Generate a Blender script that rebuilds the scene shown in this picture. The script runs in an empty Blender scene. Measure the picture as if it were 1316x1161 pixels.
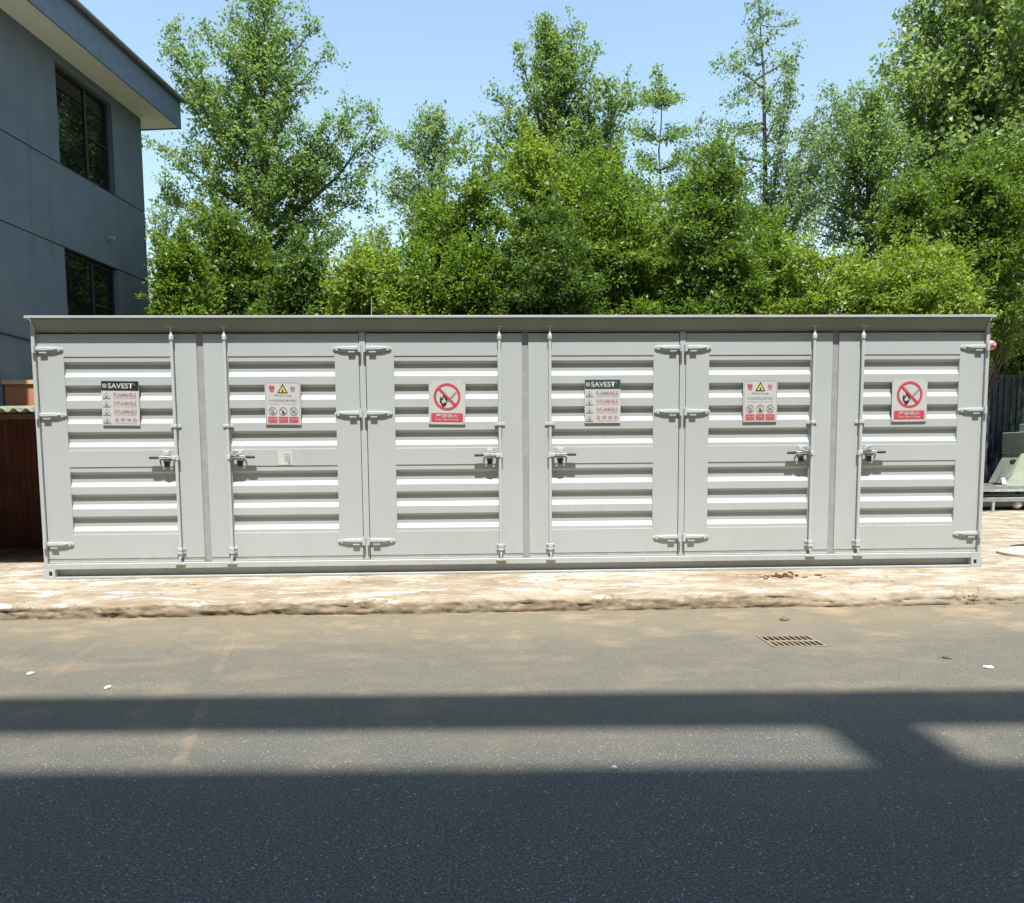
import bpy, bmesh, math, random
import numpy as np
from mathutils import Vector, Matrix

sc = bpy.context.scene
C = sc.collection
R = math.radians

# ------------------------------------------------------------------ camera
CAM = dict(x=-0.5446, y=-9.5408, z=1.4226, yaw=-0.0401, pitch=-0.0910, roll=-0.0082, f=1050.0, cx=654.24, cy=690.5)
IW, IH = 1316.0, 1161.0
def cam_axes():
    cy, sy = math.cos(CAM['yaw']), math.sin(CAM['yaw']); cp, sp = math.cos(CAM['pitch']), math.sin(CAM['pitch'])
    f = Vector((-sy*cp, cy*cp, sp)); r = Vector((cy, sy, 0)); u = r.cross(f)
    c, s = math.cos(CAM['roll']), math.sin(CAM['roll'])
    return c*r + s*u, -s*r + c*u, f
AX_R, AX_U, AX_F = cam_axes()
CAMO = Vector((CAM['x'], CAM['y'], CAM['z']))
cd = bpy.data.cameras.new('camera'); cam = bpy.data.objects.new('camera', cd); C.objects.link(cam)
m = Matrix((AX_R, AX_U, -AX_F)).transposed().to_4x4(); m.translation = CAMO
cam.matrix_world = m
cd.sensor_fit = 'HORIZONTAL'; cd.sensor_width = 36.0
cd.lens = CAM['f']/IW*36.0
cd.shift_x = -(CAM['cx']-IW/2)/IW
cd.shift_y = (CAM['cy']-IH/2)/IW
cd.clip_start = 0.05; cd.clip_end = 3000
sc.camera = cam
def ray(px, py):
    return AX_F + AX_R*((px-CAM['cx'])/CAM['f']) - AX_U*((py-CAM['cy'])/CAM['f'])
def at(px, py, Y):
    d = ray(px, py); return CAMO + d*((Y-CAMO.y)/d.y)
def at_z(px, py, Z):
    d = ray(px, py); return CAMO + d*((Z-CAMO.z)/d.z)

# ------------------------------------------------------------------ light
SUN_EL = 67.0
w = bpy.data.worlds.new('World'); sc.world = w; w.use_nodes = True
nt = w.node_tree; nt.nodes.clear()
sky = nt.nodes.new('ShaderNodeTexSky'); sky.sky_type = 'NISHITA'; sky.sun_disc = False
sky.sun_elevation = R(SUN_EL); sky.sun_rotation = R(180); sky.air_density = 1.7; sky.dust_density = 0.5; sky.ozone_density = 1.5
bg = nt.nodes.new('ShaderNodeBackground'); bg.inputs[1].default_value = 0.108
wo = nt.nodes.new('ShaderNodeOutputWorld')
nt.links.new(sky.outputs[0], bg.inputs[0]); nt.links.new(bg.outputs[0], wo.inputs[0])
sd = bpy.data.lights.new('sun', 'SUN'); sd.energy = 4.1; sd.angle = R(0.53); sd.color = (1.0, 0.972, 0.93)
sun = bpy.data.objects.new('sun', sd); C.objects.link(sun)
sun.rotation_euler = (R(90-SUN_EL), 0, 0)      # light travels towards +y and down
sun.location = (0, -30, 60)
sc.view_settings.view_transform = 'Standard'; sc.view_settings.look = 'None'
sc.view_settings.exposure = 1.1; sc.view_settings.gamma = 1.0; sc.view_settings.use_curve_mapping = False
sc.render.engine = 'CYCLES'
sc.cycles.max_bounces = 8; sc.cycles.diffuse_bounces = 4; sc.cycles.glossy_bounces = 3
sc.cycles.transmission_bounces = 4; sc.cycles.transparent_max_bounces = 8
sc.cycles.use_denoising = True

# ------------------------------------------------------------------ material helpers
def new_mat(name):
    mt = bpy.data.materials.new(name); mt.use_nodes = True
    n = mt.node_tree; n.nodes.clear()
    out = n.nodes.new('ShaderNodeOutputMaterial')
    return mt, n, out
def node(n, t, **kw):
    x = n.nodes.new(t)
    for k, v in kw.items():
        setattr(x, k, v)
    return x
def pos(n):
    g = n.nodes.new('ShaderNodeNewGeometry'); return g.outputs['Position']
def objc(n):
    g = n.nodes.new('ShaderNodeTexCoord'); return g.outputs['Object']
def mapping(n, src, scale=(1,1,1), rot=(0,0,0)):
    m_ = n.nodes.new('ShaderNodeMapping'); n.links.new(src, m_.inputs[0]); m_.inputs['Scale'].default_value = scale
    m_.inputs['Rotation'].default_value = rot
    return m_.outputs[0]
def noise(n, src, scale, detail=4, rough=0.55, dist=0):
    x = n.nodes.new('ShaderNodeTexNoise'); x.inputs['Scale'].default_value = scale; x.inputs['Detail'].default_value = detail
    x.inputs['Roughness'].default_value = rough; x.inputs['Distortion'].default_value = dist
    if src is not None: n.links.new(src, x.inputs['Vector'])
    return x.outputs['Fac']
def ramp(n, src, stops):
    x = n.nodes.new('ShaderNodeValToRGB'); e = x.color_ramp.elements
    while len(e) < len(stops): e.new(0.5)
    for k, (p, c) in enumerate(stops):
        e[k].position = p; e[k].color = (c[0], c[1], c[2], 1) if not isinstance(c, (int, float)) else (c, c, c, 1)
    n.links.new(src, x.inputs[0]); return x.outputs[0]
def mix(n, fac, a, b, blend='MIX'):
    x = n.nodes.new('ShaderNodeMix'); x.data_type = 'RGBA'; x.blend_type = blend
    for i, v in ((0, fac), (6, a), (7, b)):
        if isinstance(v, (int, float)): x.inputs[i].default_value = v
        elif isinstance(v, tuple): x.inputs[i].default_value = (v[0], v[1], v[2], 1)
        else: n.links.new(v, x.inputs[i])
    return x.outputs[2]
def math_(n, op, a, b=None):
    x = n.nodes.new('ShaderNodeMath'); x.operation = op
    for i, v in ((0, a), (1, b)):
        if v is None: continue
        if isinstance(v, (int, float)): x.inputs[i].default_value = v
        else: n.links.new(v, x.inputs[i])
    return x.outputs[0]
def maprange(n, v, a, b, c=0.0, d=1.0, smooth=True):
    x = n.nodes.new('ShaderNodeMapRange'); x.interpolation_type = 'SMOOTHSTEP' if smooth else 'LINEAR'
    n.links.new(v, x.inputs[0])
    for i, k in ((1, a), (2, b), (3, c), (4, d)): x.inputs[i].default_value = k
    return x.outputs[0]
def bsdf(n, out, color, rough=0.6, spec=0.4, metal=0.0, bump=None, bstr=0.2, bdist=0.01):
    b = n.nodes.new('ShaderNodeBsdfPrincipled')
    for key, v in (('Base Color', color), ('Roughness', rough), ('Specular IOR Level', spec), ('Metallic', metal)):
        if isinstance(v, tuple): b.inputs[key].default_value = (v[0], v[1], v[2], 1)
        elif isinstance(v, (int, float)): b.inputs[key].default_value = v
        else: n.links.new(v, b.inputs[key])
    if bump is not None:
        bp = n.nodes.new('ShaderNodeBump'); bp.inputs['Strength'].default_value = bstr; bp.inputs['Distance'].default_value = bdist
        n.links.new(bump, bp.inputs['Height']); n.links.new(bp.outputs[0], b.inputs['Normal'])
    n.links.new(b.outputs[0], out.inputs[0])
    return b
def simple(name, c, rough=0.6, spec=0.4, metal=0.0, var=0.12, scale=6, bstr=0.0):
    mt, n, out = new_mat(name)
    f = noise(n, objc(n), scale, 5)
    lo = tuple(max(0, v*(1-var)) for v in c); hi = tuple(min(1, v*(1+var)) for v in c)
    col = ramp(n, f, [(0.3, lo), (0.7, hi)])
    bsdf(n, out, col, rough, spec, metal, bump=f if bstr else None, bstr=bstr)
    return mt

M = {}
def make_paint(name, c, streak=0.10):
    mt, n, out = new_mat(name)
    P = pos(n)
    big = noise(n, P, 0.9, 3)
    st = noise(n, mapping(n, P, (9, 9, 0.5)), 1.0, 6, 0.6)
    fine = noise(n, P, 60, 4)
    a = ramp(n, big, [(0.3, tuple(v*0.95 for v in c)), (0.7, tuple(min(1, v*1.03) for v in c))])
    b = mix(n, maprange(n, st, 0.52, 0.78, 0, streak), a, (0.25, 0.25, 0.23))
    # faint dust that settled low on the doors
    sep = node(n, 'ShaderNodeSeparateXYZ'); n.links.new(P, sep.inputs[0])
    low = math_(n, 'MULTIPLY', maprange(n, sep.outputs[2], 0.9, 0.15), maprange(n, noise(n, P, 5, 5), 0.35, 0.7, 0, 0.30))
    col = mix(n, low, b, (0.36, 0.33, 0.28))
    drip = math_(n, 'MULTIPLY', maprange(n, noise(n, mapping(n, P, (22, 22, 0.35)), 1.0, 5, 0.6), 0.60, 0.74, 0, 0.30), maprange(n, noise(n, P, 0.7, 3), 0.45, 0.65))
    col = mix(n, drip, col, (0.20, 0.175, 0.13))
    splash = math_(n, 'MULTIPLY', maprange(n, sep.outputs[2], 0.55, 0.14), maprange(n, noise(n, P, 26, 4, 0.7), 0.52, 0.66, 0, 0.5))
    col = mix(n, splash, col, (0.30, 0.25, 0.19))
    rg = ramp(n, fine, [(0.3, 0.42), (0.7, 0.55)])
    wave = noise(n, mapping(n, P, (1.4, 1.4, 0.6)), 2.2, 2)
    bsdf(n, out, col, rg, 0.35, bump=wave, bstr=0.10, bdist=0.03)
    return mt
M['paint'] = make_paint('container_paint', (0.385, 0.405, 0.392))
M['paint_hw'] = make_paint('hardware_paint', (0.44, 0.46, 0.447), 0.25)
M['header'] = simple('shaded_header_tone', (0.19, 0.20, 0.175), 0.6, 0.3, 0, 0.08, 3)  # header under the roof lip, its shade put into a darker olive tone
M['gasket'] = simple('grey_gasket', (0.28, 0.285, 0.28), 0.7, 0.3)
M['steel'] = simple('galvanised_steel', (0.50, 0.52, 0.53), 0.42, 0.5, 0.6, 0.15, 12)
M['dark_steel'] = simple('dark_steel_with_shade', (0.10, 0.105, 0.105), 0.5, 0.4, 0, 0.2, 20)  # dark steel, with the latch's shadow also put into the tone
M['grip'] = simple('dark_rubber_grip', (0.045, 0.047, 0.047), 0.6)
M['black'] = simple('black_void', (0.012, 0.012, 0.012), 0.8)
M['sign_white'] = simple('sign_sheet', (0.45, 0.45, 0.43), 0.4, 0.4, 0, 0.05, 20)
M['sign_pale'] = simple('sticker_sheet', (0.50, 0.50, 0.46), 0.5, 0.4, 0, 0.08, 20)
M['sign_dark'] = simple('sign_black_print', (0.02, 0.022, 0.02), 0.4, 0.4)
M['sign_dkgreen'] = simple('sign_faded_green_print', (0.035, 0.06, 0.05), 0.4, 0.4)
M['sign_red'] = simple('sign_red_print', (0.46, 0.060, 0.075), 0.4, 0.4)
M['sign_pink'] = simple('sign_faded_red_print', (0.40, 0.21, 0.21), 0.5, 0.4)
M['sign_grey'] = simple('sign_grey_print', (0.22, 0.22, 0.21), 0.5, 0.4)
M['sign_yellow'] = simple('sign_yellow_print', (0.62, 0.47, 0.05), 0.4, 0.4)
M['sign_logo'] = simple('sign_silver_print', (0.35, 0.36, 0.35), 0.4, 0.4)

def leaf_mat(name, c_lo, c_hi, trans=0.46, gloss=0.03, t_col=None):
    mt, n, out = new_mat(name)
    a = node(n, 'ShaderNodeAttribute', attribute_name='tint')
    col = ramp(n, a.outputs['Fac'], [(0.0, c_lo), (1.0, c_hi)])
    d = node(n, 'ShaderNodeBsdfDiffuse'); n.links.new(col, d.inputs[0])
    t = node(n, 'ShaderNodeBsdfTranslucent')
    tc = mix(n, 0.55, col, t_col or (min(1, c_hi[0]*1.9), min(1, c_hi[1]*1.8), c_hi[2]*0.8))
    n.links.new(tc, t.inputs[0])
    ms = node(n, 'ShaderNodeMixShader'); ms.inputs[0].default_value = trans
    n.links.new(d.outputs[0], ms.inputs[1]); n.links.new(t.outputs[0], ms.inputs[2])
    g = node(n, 'ShaderNodeBsdfGlossy'); g.inputs['Roughness'].default_value = 0.5; g.inputs[0].default_value = (0.9, 0.95, 0.9, 1)
    ms2 = node(n, 'ShaderNodeMixShader'); ms2.inputs[0].default_value = gloss
    n.links.new(ms.outputs[0], ms2.inputs[1]); n.links.new(g.outputs[0], ms2.inputs[2])
    n.links.new(ms2.outputs[0], out.inputs[0])
    return mt
M['leaf_ginkgo'] = leaf_mat('ginkgo_leaf', (0.075, 0.155, 0.045), (0.225, 0.340, 0.100))
M['leaf_pale'] = leaf_mat('pale_leaf', (0.105, 0.190, 0.085), (0.235, 0.345, 0.160))
M['leaf_bright'] = leaf_mat('bright_leaf', (0.055, 0.130, 0.012), (0.180, 0.280, 0.028), 0.46)
M['leaf_yellow'] = leaf_mat('yellow_green_leaf', (0.095, 0.175, 0.020), (0.250, 0.345, 0.045), 0.46)
M['leaf_dark'] = leaf_mat('dark_leaf', (0.042, 0.100, 0.018), (0.125, 0.205, 0.032), 0.42)
M['leaf_mid'] = leaf_mat('mid_green_leaf', (0.045, 0.108, 0.014), (0.145, 0.230, 0.030), 0.44)
M['leaf_big'] = leaf_mat('broad_leaf', (0.100, 0.185, 0.045), (0.250, 0.345, 0.105), 0.38, 0.04)
M['bark'] = simple('bark', (0.10, 0.082, 0.062), 0.9, 0.2, 0, 0.35, 14, 0.4)
M['bark_grey'] = simple('grey_bark', (0.13, 0.125, 0.115), 0.9, 0.2, 0, 0.35, 14, 0.4)

# ------------------------------------------------------------------ mesh helpers
class MB:
    def __init__(s): s.v = []; s.f = []
    def add(s, vs, fs):
        o = len(s.v); s.v += [tuple(v) for v in vs]; s.f += [tuple(i+o for i in f) for f in fs]; return s
    def box(s, x0, x1, y0, y1, z0, z1):
        vs = [(x0,y0,z0),(x1,y0,z0),(x1,y1,z0),(x0,y1,z0),(x0,y0,z1),(x1,y0,z1),(x1,y1,z1),(x0,y1,z1)]
        return s.add(vs, [(0,3,2,1),(4,5,6,7),(0,1,5,4),(1,2,6,5),(2,3,7,6),(3,0,4,7)])
    def tube(s, pts, rad, n=8, cap=True):
        pts = [Vector(p) for p in pts]; rings = []
        if not hasattr(rad, '__len__'): rad = [rad]*len(pts)
        prev = None
        for i, p in enumerate(pts):
            d = (pts[min(i+1, len(pts)-1)] - pts[max(i-1, 0)]).normalized()
            if prev is None:
                a = d.orthogonal().normalized()
            else:
                a = (prev - d*prev.dot(d))
                a = a.normalized() if a.length > 1e-6 else d.orthogonal().normalized()
            prev = a; b = d.cross(a)
            rings.append([p + (a*math.cos(2*math.pi*k/n) + b*math.sin(2*math.pi*k/n))*rad[i] for k in range(n)])
        vs = [v for r_ in rings for v in r_]; fs = []
        for i in range(len(pts)-1):
            for k in range(n):
                k2 = (k+1) % n
                fs.append((i*n+k, i*n+k2, (i+1)*n+k2, (i+1)*n+k))
        if cap:
            fs.append(tuple(reversed(range(n)))); fs.append(tuple((len(pts)-1)*n+k for k in range(n)))
        return s.add(vs, fs)
    def prism_xz(s, poly, y0, y1):      # polygon in x,z (counter-clockwise seen from -y), extruded y0 -> y1
        n = len(poly)
        vs = [(x, y0, z) for x, z in poly] + [(x, y1, z) for x, z in poly]
        fs = [tuple(range(n)), tuple(reversed(range(n, 2*n)))]
        for k in range(n):
            k2 = (k+1) % n; fs.append((k, k+n, k2+n, k2))
        return s.add(vs, fs)
    def prism_yz(s, poly, x0, x1):
        n = len(poly)
        vs = [(x0, y, z) for y, z in poly] + [(x1, y, z) for y, z in poly]
        fs = [tuple(range(n)), tuple(reversed(range(n, 2*n)))]
        for k in range(n):
            k2 = (k+1) % n; fs.append((k, k+n, k2+n, k2))
        return s.add(vs, fs)
    def prism_xy(s, poly, z0, z1):
        n = len(poly)
        vs = [(x, y, z0) for x, y in poly] + [(x, y, z1) for x, y in poly]
        fs = [tuple(reversed(range(n))), tuple(range(n, 2*n))]
        for k in range(n):
            k2 = (k+1) % n; fs.append((k, k2, k2+n, k+n))
        return s.add(vs, fs)
    def sheet_xz(s, prof, x0, x1):      # open profile of (y, z) swept along x
        n = len(prof)
        vs = [(x0, y, z) for y, z in prof] + [(x1, y, z) for y, z in prof]
        return s.add(vs, [(k, k+n, k+n+1, k+1) for k in range(n-1)])
    def plate(s, xs, zs, holes, y0, y1):    # plate in x,z with rectangular holes (cell index pairs), front at y0
        nx, nz = len(xs), len(zs); o = len(s.v)
        for y in (y0, y1):
            for z in zs:
                for x in xs: s.v.append((x, y, z))
        def i(a, b, l): return o + l*nx*nz + b*nx + a
        solid = lambda a, b: 0 <= a < nx-1 and 0 <= b < nz-1 and (a, b) not in holes
        for a in range(nx-1):
            for b in range(nz-1):
                if not solid(a, b): continue
                s.f.append((i(a,b,0), i(a+1,b,0), i(a+1,b+1,0), i(a,b+1,0)))
                s.f.append((i(a,b,1), i(a,b+1,1), i(a+1,b+1,1), i(a+1,b,1)))
                if not solid(a-1, b): s.f.append((i(a,b,0), i(a,b+1,0), i(a,b+1,1), i(a,b,1)))
                if not solid(a+1, b): s.f.append((i(a+1,b,0), i(a+1,b,1), i(a+1,b+1,1), i(a+1,b+1,0)))
                if not solid(a, b-1): s.f.append((i(a,b,0), i(a,b,1), i(a+1,b,1), i(a+1,b,0)))
                if not solid(a, b+1): s.f.append((i(a,b+1,0), i(a+1,b+1,0), i(a+1,b+1,1), i(a,b+1,1)))
        return s
    def mesh(s, name):
        me = bpy.data.meshes.new(name); me.from_pydata(s.v, [], s.f); me.update(); return me
    def build(s, name, mat, parent=None, smooth=False, bevel=0.0, fix=True):
        me = s.mesh(name)
        if fix:
            bm = bmesh.new(); bm.from_mesh(me)
            bmesh.ops.recalc_face_normals(bm, faces=bm.faces[:]); bm.to_mesh(me); bm.free()
        return put(name, me, mat, parent, smooth, bevel)
def put(name, me, mat, parent=None, smooth=False, bevel=0.0):
    if mat is not None and not me.materials: me.materials.append(M[mat] if isinstance(mat, str) else mat)
    if smooth: me.polygons.foreach_set('use_smooth', [True]*len(me.polygons))
    o = bpy.data.objects.new(name, me); C.objects.link(o)
    if parent is not None: o.parent = parent
    if bevel:
        b = o.modifiers.new('bevel', 'BEVEL'); b.width = bevel; b.segments = 2; b.limit_method = 'ANGLE'; b.angle_limit = R(35)
    return o
def tag(o, label=None, cat=None, group=None, kind=None):
    if label: o['label'] = label
    if cat: o['category'] = cat
    if group: o['group'] = group
    if kind: o['kind'] = kind
    return o
def empty(name, loc=(0,0,0), rz=0.0):
    o = bpy.data.objects.new(name, None); C.objects.link(o); o.location = loc; o.rotation_euler = (0, 0, rz)
    o.empty_display_size = 0.2
    return o
def struct(o): o['kind'] = 'structure'; return o

# ================================================================== THE SETTING
Z0 = 0.13          # top of the concrete apron
KY = -1.80         # kerb face

# ---- far ground
def ground_mat():
    mt, n, out = new_mat('far_ground'); P = pos(n)
    f = noise(n, P, 0.6, 8); col = ramp(n, f, [(0.3, (0.075, 0.085, 0.035)), (0.55, (0.13, 0.115, 0.075)), (0.75, (0.06, 0.085, 0.025))])
    bsdf(n, out, col, 0.95, 0.1); return mt
g = MB(); g.add([(-900,-900,-0.06),(900,-900,-0.06),(900,900,-0.06),(-900,900,-0.06)], [(0,1,2,3)])
struct(g.build('ground', ground_mat(), fix=False))

# ---- asphalt road
def road_mat():
    mt, n, out = new_mat('dusty_asphalt'); P = pos(n)
    sep = node(n, 'ShaderNodeSeparateXYZ'); n.links.new(P, sep.inputs[0]); Y = sep.outputs[1]; X = sep.outputs[0]
    # aggregate grain
    grain = noise(n, P, 85, 5, 0.85)
    base = ramp(n, grain, [(0.36, (0.018, 0.021, 0.022)), (0.5, (0.082, 0.088, 0.080)), (0.64, (0.190, 0.196, 0.180))])
    patch = noise(n, P, 1.1, 5, 0.6)
    base = mix(n, maprange(n, patch, 0.35, 0.7, 0.0, 0.35), base, (0.075, 0.073, 0.066))
    # pale stone chips of several sizes
    for sc_, thr, keep, k in ((44, 0.22, 0.76, 0.60), (80, 0.28, 0.68, 0.45), (26, 0.13, 0.84, 0.9)):
        v = node(n, 'ShaderNodeTexVoronoi'); v.inputs['Scale'].default_value = sc_; n.links.new(P, v.inputs['Vector'])
        bw = node(n, 'ShaderNodeRGBToBW'); n.links.new(v.outputs['Color'], bw.inputs[0])
        chip = math_(n, 'MULTIPLY', math_(n, 'LESS_THAN', v.outputs['Distance'], thr), maprange(n, bw.outputs[0], keep-0.05, keep+0.12, 0, k))
        base = mix(n, chip, base, (0.52, 0.53, 0.52))
    # dust: thick along the kerb, thinner outwards
    wob = noise(n, mapping(n, P, (0.8, 1.1, 1)), 1.1, 7, 0.7)
    yy = math_(n, 'ADD', Y, math_(n, 'MULTIPLY', math_(n, 'SUBTRACT', wob, 0.5), 2.6))
    near = maprange(n, yy, -4.4, -2.3, 0.0, 0.95)
    far = maprange(n, yy, -6.6, -4.6, 0.0, 0.46)
    dn = maprange(n, noise(n, P, 38, 5, 0.7), 0.25, 0.58, 0.5, 1.0)
    dust_c = ramp(n, noise(n, mapping(n, P, (0.9, 1.2, 1)), 1.5, 8, 0.68), [(0.3, (0.275, 0.205, 0.122)), (0.50, (0.195, 0.168, 0.112)), (0.68, (0.37, 0.268, 0.155))])
    amt = math_(n, 'MULTIPLY', math_(n, 'MAXIMUM', near, far), dn)
    col = mix(n, amt, base, dust_c)
    # worn paint strokes running out from the kerb
    def stroke(x0, y0, x1, y1, wd, k):
        dx, dy = x1-x0, y1-y0; L = math.hypot(dx, dy); dx /= L; dy /= L
        a = math_(n, 'SUBTRACT', X, x0); b = math_(n, 'SUBTRACT', Y, y0)
        al = math_(n, 'ADD', math_(n, 'MULTIPLY', a, dx), math_(n, 'MULTIPLY', b, dy))
        pr = math_(n, 'ABSOLUTE', math_(n, 'SUBTRACT', math_(n, 'MULTIPLY', a, dy), math_(n, 'MULTIPLY', b, dx)))
        inside = math_(n, 'MULTIPLY', maprange(n, pr, wd, wd*0.55), math_(n, 'MULTIPLY', maprange(n, al, -0.05, 0.1), maprange(n, al, L, L-0.3)))
        return math_(n, 'MULTIPLY', inside, maprange(n, noise(n, mapping(n, P, (6, 3, 1)), 1.6, 6, 0.7), 0.36, 0.66, 0.0, k))
    for st in ((-2.62, -2.45, -2.30, -4.2, 0.034, 0.45), (-2.2, -4.6, -1.95, -5.85, 0.042, 0.5), (-3.62, -2.9, -3.38, -4.3, 0.04, 0.25)):
        col = mix(n, stroke(*st), col, (0.30, 0.225, 0.145))
    # the cement collar round the drain
    wb = math_(n, 'MULTIPLY', math_(n, 'SUBTRACT', noise(n, P, 6, 6, 0.7), 0.5), 0.25)
    b1 = math_(n, 'MULTIPLY', maprange(n, math_(n, 'ADD', wb, math_(n, 'ABSOLUTE', math_(n, 'SUBTRACT', X, 1.93))), 0.46, 0.38), maprange(n, math_(n, 'ADD', wb, math_(n, 'ABSOLUTE', math_(n, 'ADD', Y, 3.05))), 0.62, 0.50))
    col = mix(n, math_(n, 'MULTIPLY', b1, maprange(n, noise(n, P, 9, 5), 0.3, 0.6, 0.10, 0.50)), col, (0.20, 0.165, 0.115))
    cv = node(n, 'ShaderNodeTexVoronoi', feature='DISTANCE_TO_EDGE'); cv.inputs['Scale'].default_value = 0.42
    nn = node(n, 'ShaderNodeTexNoise'); nn.inputs['Scale'].default_value = 2.2; nn.inputs['Detail'].default_value = 6; n.links.new(P, nn.inputs['Vector'])
    va = node(n, 'ShaderNodeVectorMath', operation='ADD'); n.links.new(P, va.inputs[0]); n.links.new(nn.outputs['Color'], va.inputs[1]); n.links.new(va.outputs[0], cv.inputs['Vector'])
    crack = math_(n, 'MULTIPLY', maprange(n, cv.outputs['Distance'], 0.006, 0.001), maprange(n, noise(n, P, 0.9, 3), 0.5, 0.62, 0, 0.22))
    col = mix(n, crack, col, (0.03, 0.028, 0.024))
    hgt = math_(n, 'ADD', grain, math_(n, 'MULTIPLY', noise(n, P, 60, 3), 0.8))
    bsdf(n, out, col, 0.85, 0.25, bump=hgt, bstr=0.8, bdist=0.010)
    return mt
def grate_hole():    # the drain leaves a rectangular opening in the road
    return (1.715, 2.145, -3.49, -3.08)
gx0, gx1, gy0, gy1 = grate_hole()
rd = MB()
xs = [-70, gx0, gx1, 70]; ys = [-16.0, gy0, gy1, KY+0.12]
vid = {}
for j, y in enumerate(ys):
    for i_, x in enumerate(xs): vid[(i_, j)] = len(rd.v); rd.v.append((x, y, 0.0))
for j in range(3):
    for i_ in range(3):
        if (i_, j) == (1, 1): continue
        rd.f.append((vid[(i_,j)], vid[(i_+1,j)], vid[(i_+1,j+1)], vid[(i_,j+1)]))
struct(rd.build('road', road_mat(), fix=False))

# ---- concrete apron with a broken, weathered edge
def apron_mat():
    mt, n, out = new_mat('weathered_concrete'); P = pos(n)
    sep = node(n, 'ShaderNodeSeparateXYZ'); n.links.new(P, sep.inputs[0])
    a = noise(n, mapping(n, P, (0.9, 1.3, 1.5)), 1.9, 8, 0.68)
    col = ramp(n, a, [(0.32, (0.205, 0.155, 0.100)), (0.46, (0.285, 0.232, 0.160)), (0.57, (0.36, 0.320, 0.245)), (0.74, (0.45, 0.43, 0.36))])
    b = noise(n, mapping(n, P, (1.3, 3.2, 3)), 3.1, 7, 0.65, 0.6)
    col = mix(n, maprange(n, b, 0.50, 0.64, 0, 0.6), col, (0.27, 0.165, 0.10))        # rusty clay stains
    c = noise(n, mapping(n, P, (1, 2.5, 1)), 14, 6, 0.7)
    col = mix(n, maprange(n, c, 0.47, 0.66, 0, 0.5), col, (0.21, 0.165, 0.11))
    spl = noise(n, mapping(n, P, (0.8, 2.0, 1)), 2.6, 8, 0.72, 0.3)
    col = mix(n, maprange(n, spl, 0.55, 0.585, 0, 0.75), col, (0.52, 0.50, 0.45))
    cv = node(n, 'ShaderNodeTexVoronoi', feature='DISTANCE_TO_EDGE'); cv.inputs['Scale'].default_value = 0.75
    nn = node(n, 'ShaderNodeTexNoise'); nn.inputs['Scale'].default_value = 3.0; nn.inputs['Detail'].default_value = 6; n.links.new(P, nn.inputs['Vector'])
    va = node(n, 'ShaderNodeVectorMath', operation='ADD'); n.links.new(P, va.inputs[0]); n.links.new(nn.outputs['Color'], va.inputs[1]); n.links.new(va.outputs[0], cv.inputs['Vector'])
    col = mix(n, math_(n, 'MULTIPLY', maprange(n, cv.outputs['Distance'], 0.014, 0.003), maprange(n, noise(n, P, 1.3, 3), 0.42, 0.55, 0, 0.8)), col, (0.12, 0.085, 0.055))
    rust = noise(n, mapping(n, P, (1, 1, 1)), 30, 5, 0.7)
    d0 = math_(n, 'MULTIPLY', maprange(n, math_(n, 'ABSOLUTE', math_(n, 'SUBTRACT', sep.outputs[0], 2.62)), 0.62, 0.15), maprange(n, math_(n, 'ABSOLUTE', math_(n, 'ADD', sep.outputs[1], 0.60)), 0.30, 0.10))
    col = mix(n, math_(n, 'MULTIPLY', d0, maprange(n, rust, 0.40, 0.60, 0.1, 0.9)), col, (0.17, 0.075, 0.042))
    crk = noise(n, P, 45, 6, 0.75)
    # the broken upright edge is soil-stained
    fac = maprange(n, math_(n, 'ADD', sep.outputs[2], math_(n, 'MULTIPLY', math_(n, 'SUBTRACT', noise(n, P, 7, 5), 0.5), 0.06)), 0.112, 0.094)
    dirt = ramp(n, noise(n, mapping(n, P, (2.5, 2, 9)), 2.4, 7, 0.7), [(0.32, (0.085, 0.062, 0.038)), (0.52, (0.20, 0.155, 0.10)), (0.72, (0.36, 0.31, 0.23))])
    dirt = mix(n, math_(n, 'MULTIPLY', maprange(n, sep.outputs[0], 2.4, 2.9, 0, 0.75), maprange(n, noise(n, P, 4, 5), 0.3, 0.6, 0.4, 1.0)), dirt, (0.33, 0.28, 0.205))
    col = mix(n, math_(n, 'MULTIPLY', fac, 0.9), col, dirt)
    hgt = math_(n, 'ADD', crk, math_(n, 'MULTIPLY', a, 1.5))
    bsdf(n, out, col, 0.9, 0.2, bump=hgt, bstr=0.5, bdist=0.012)
    return mt
AP = apron_mat()
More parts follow.
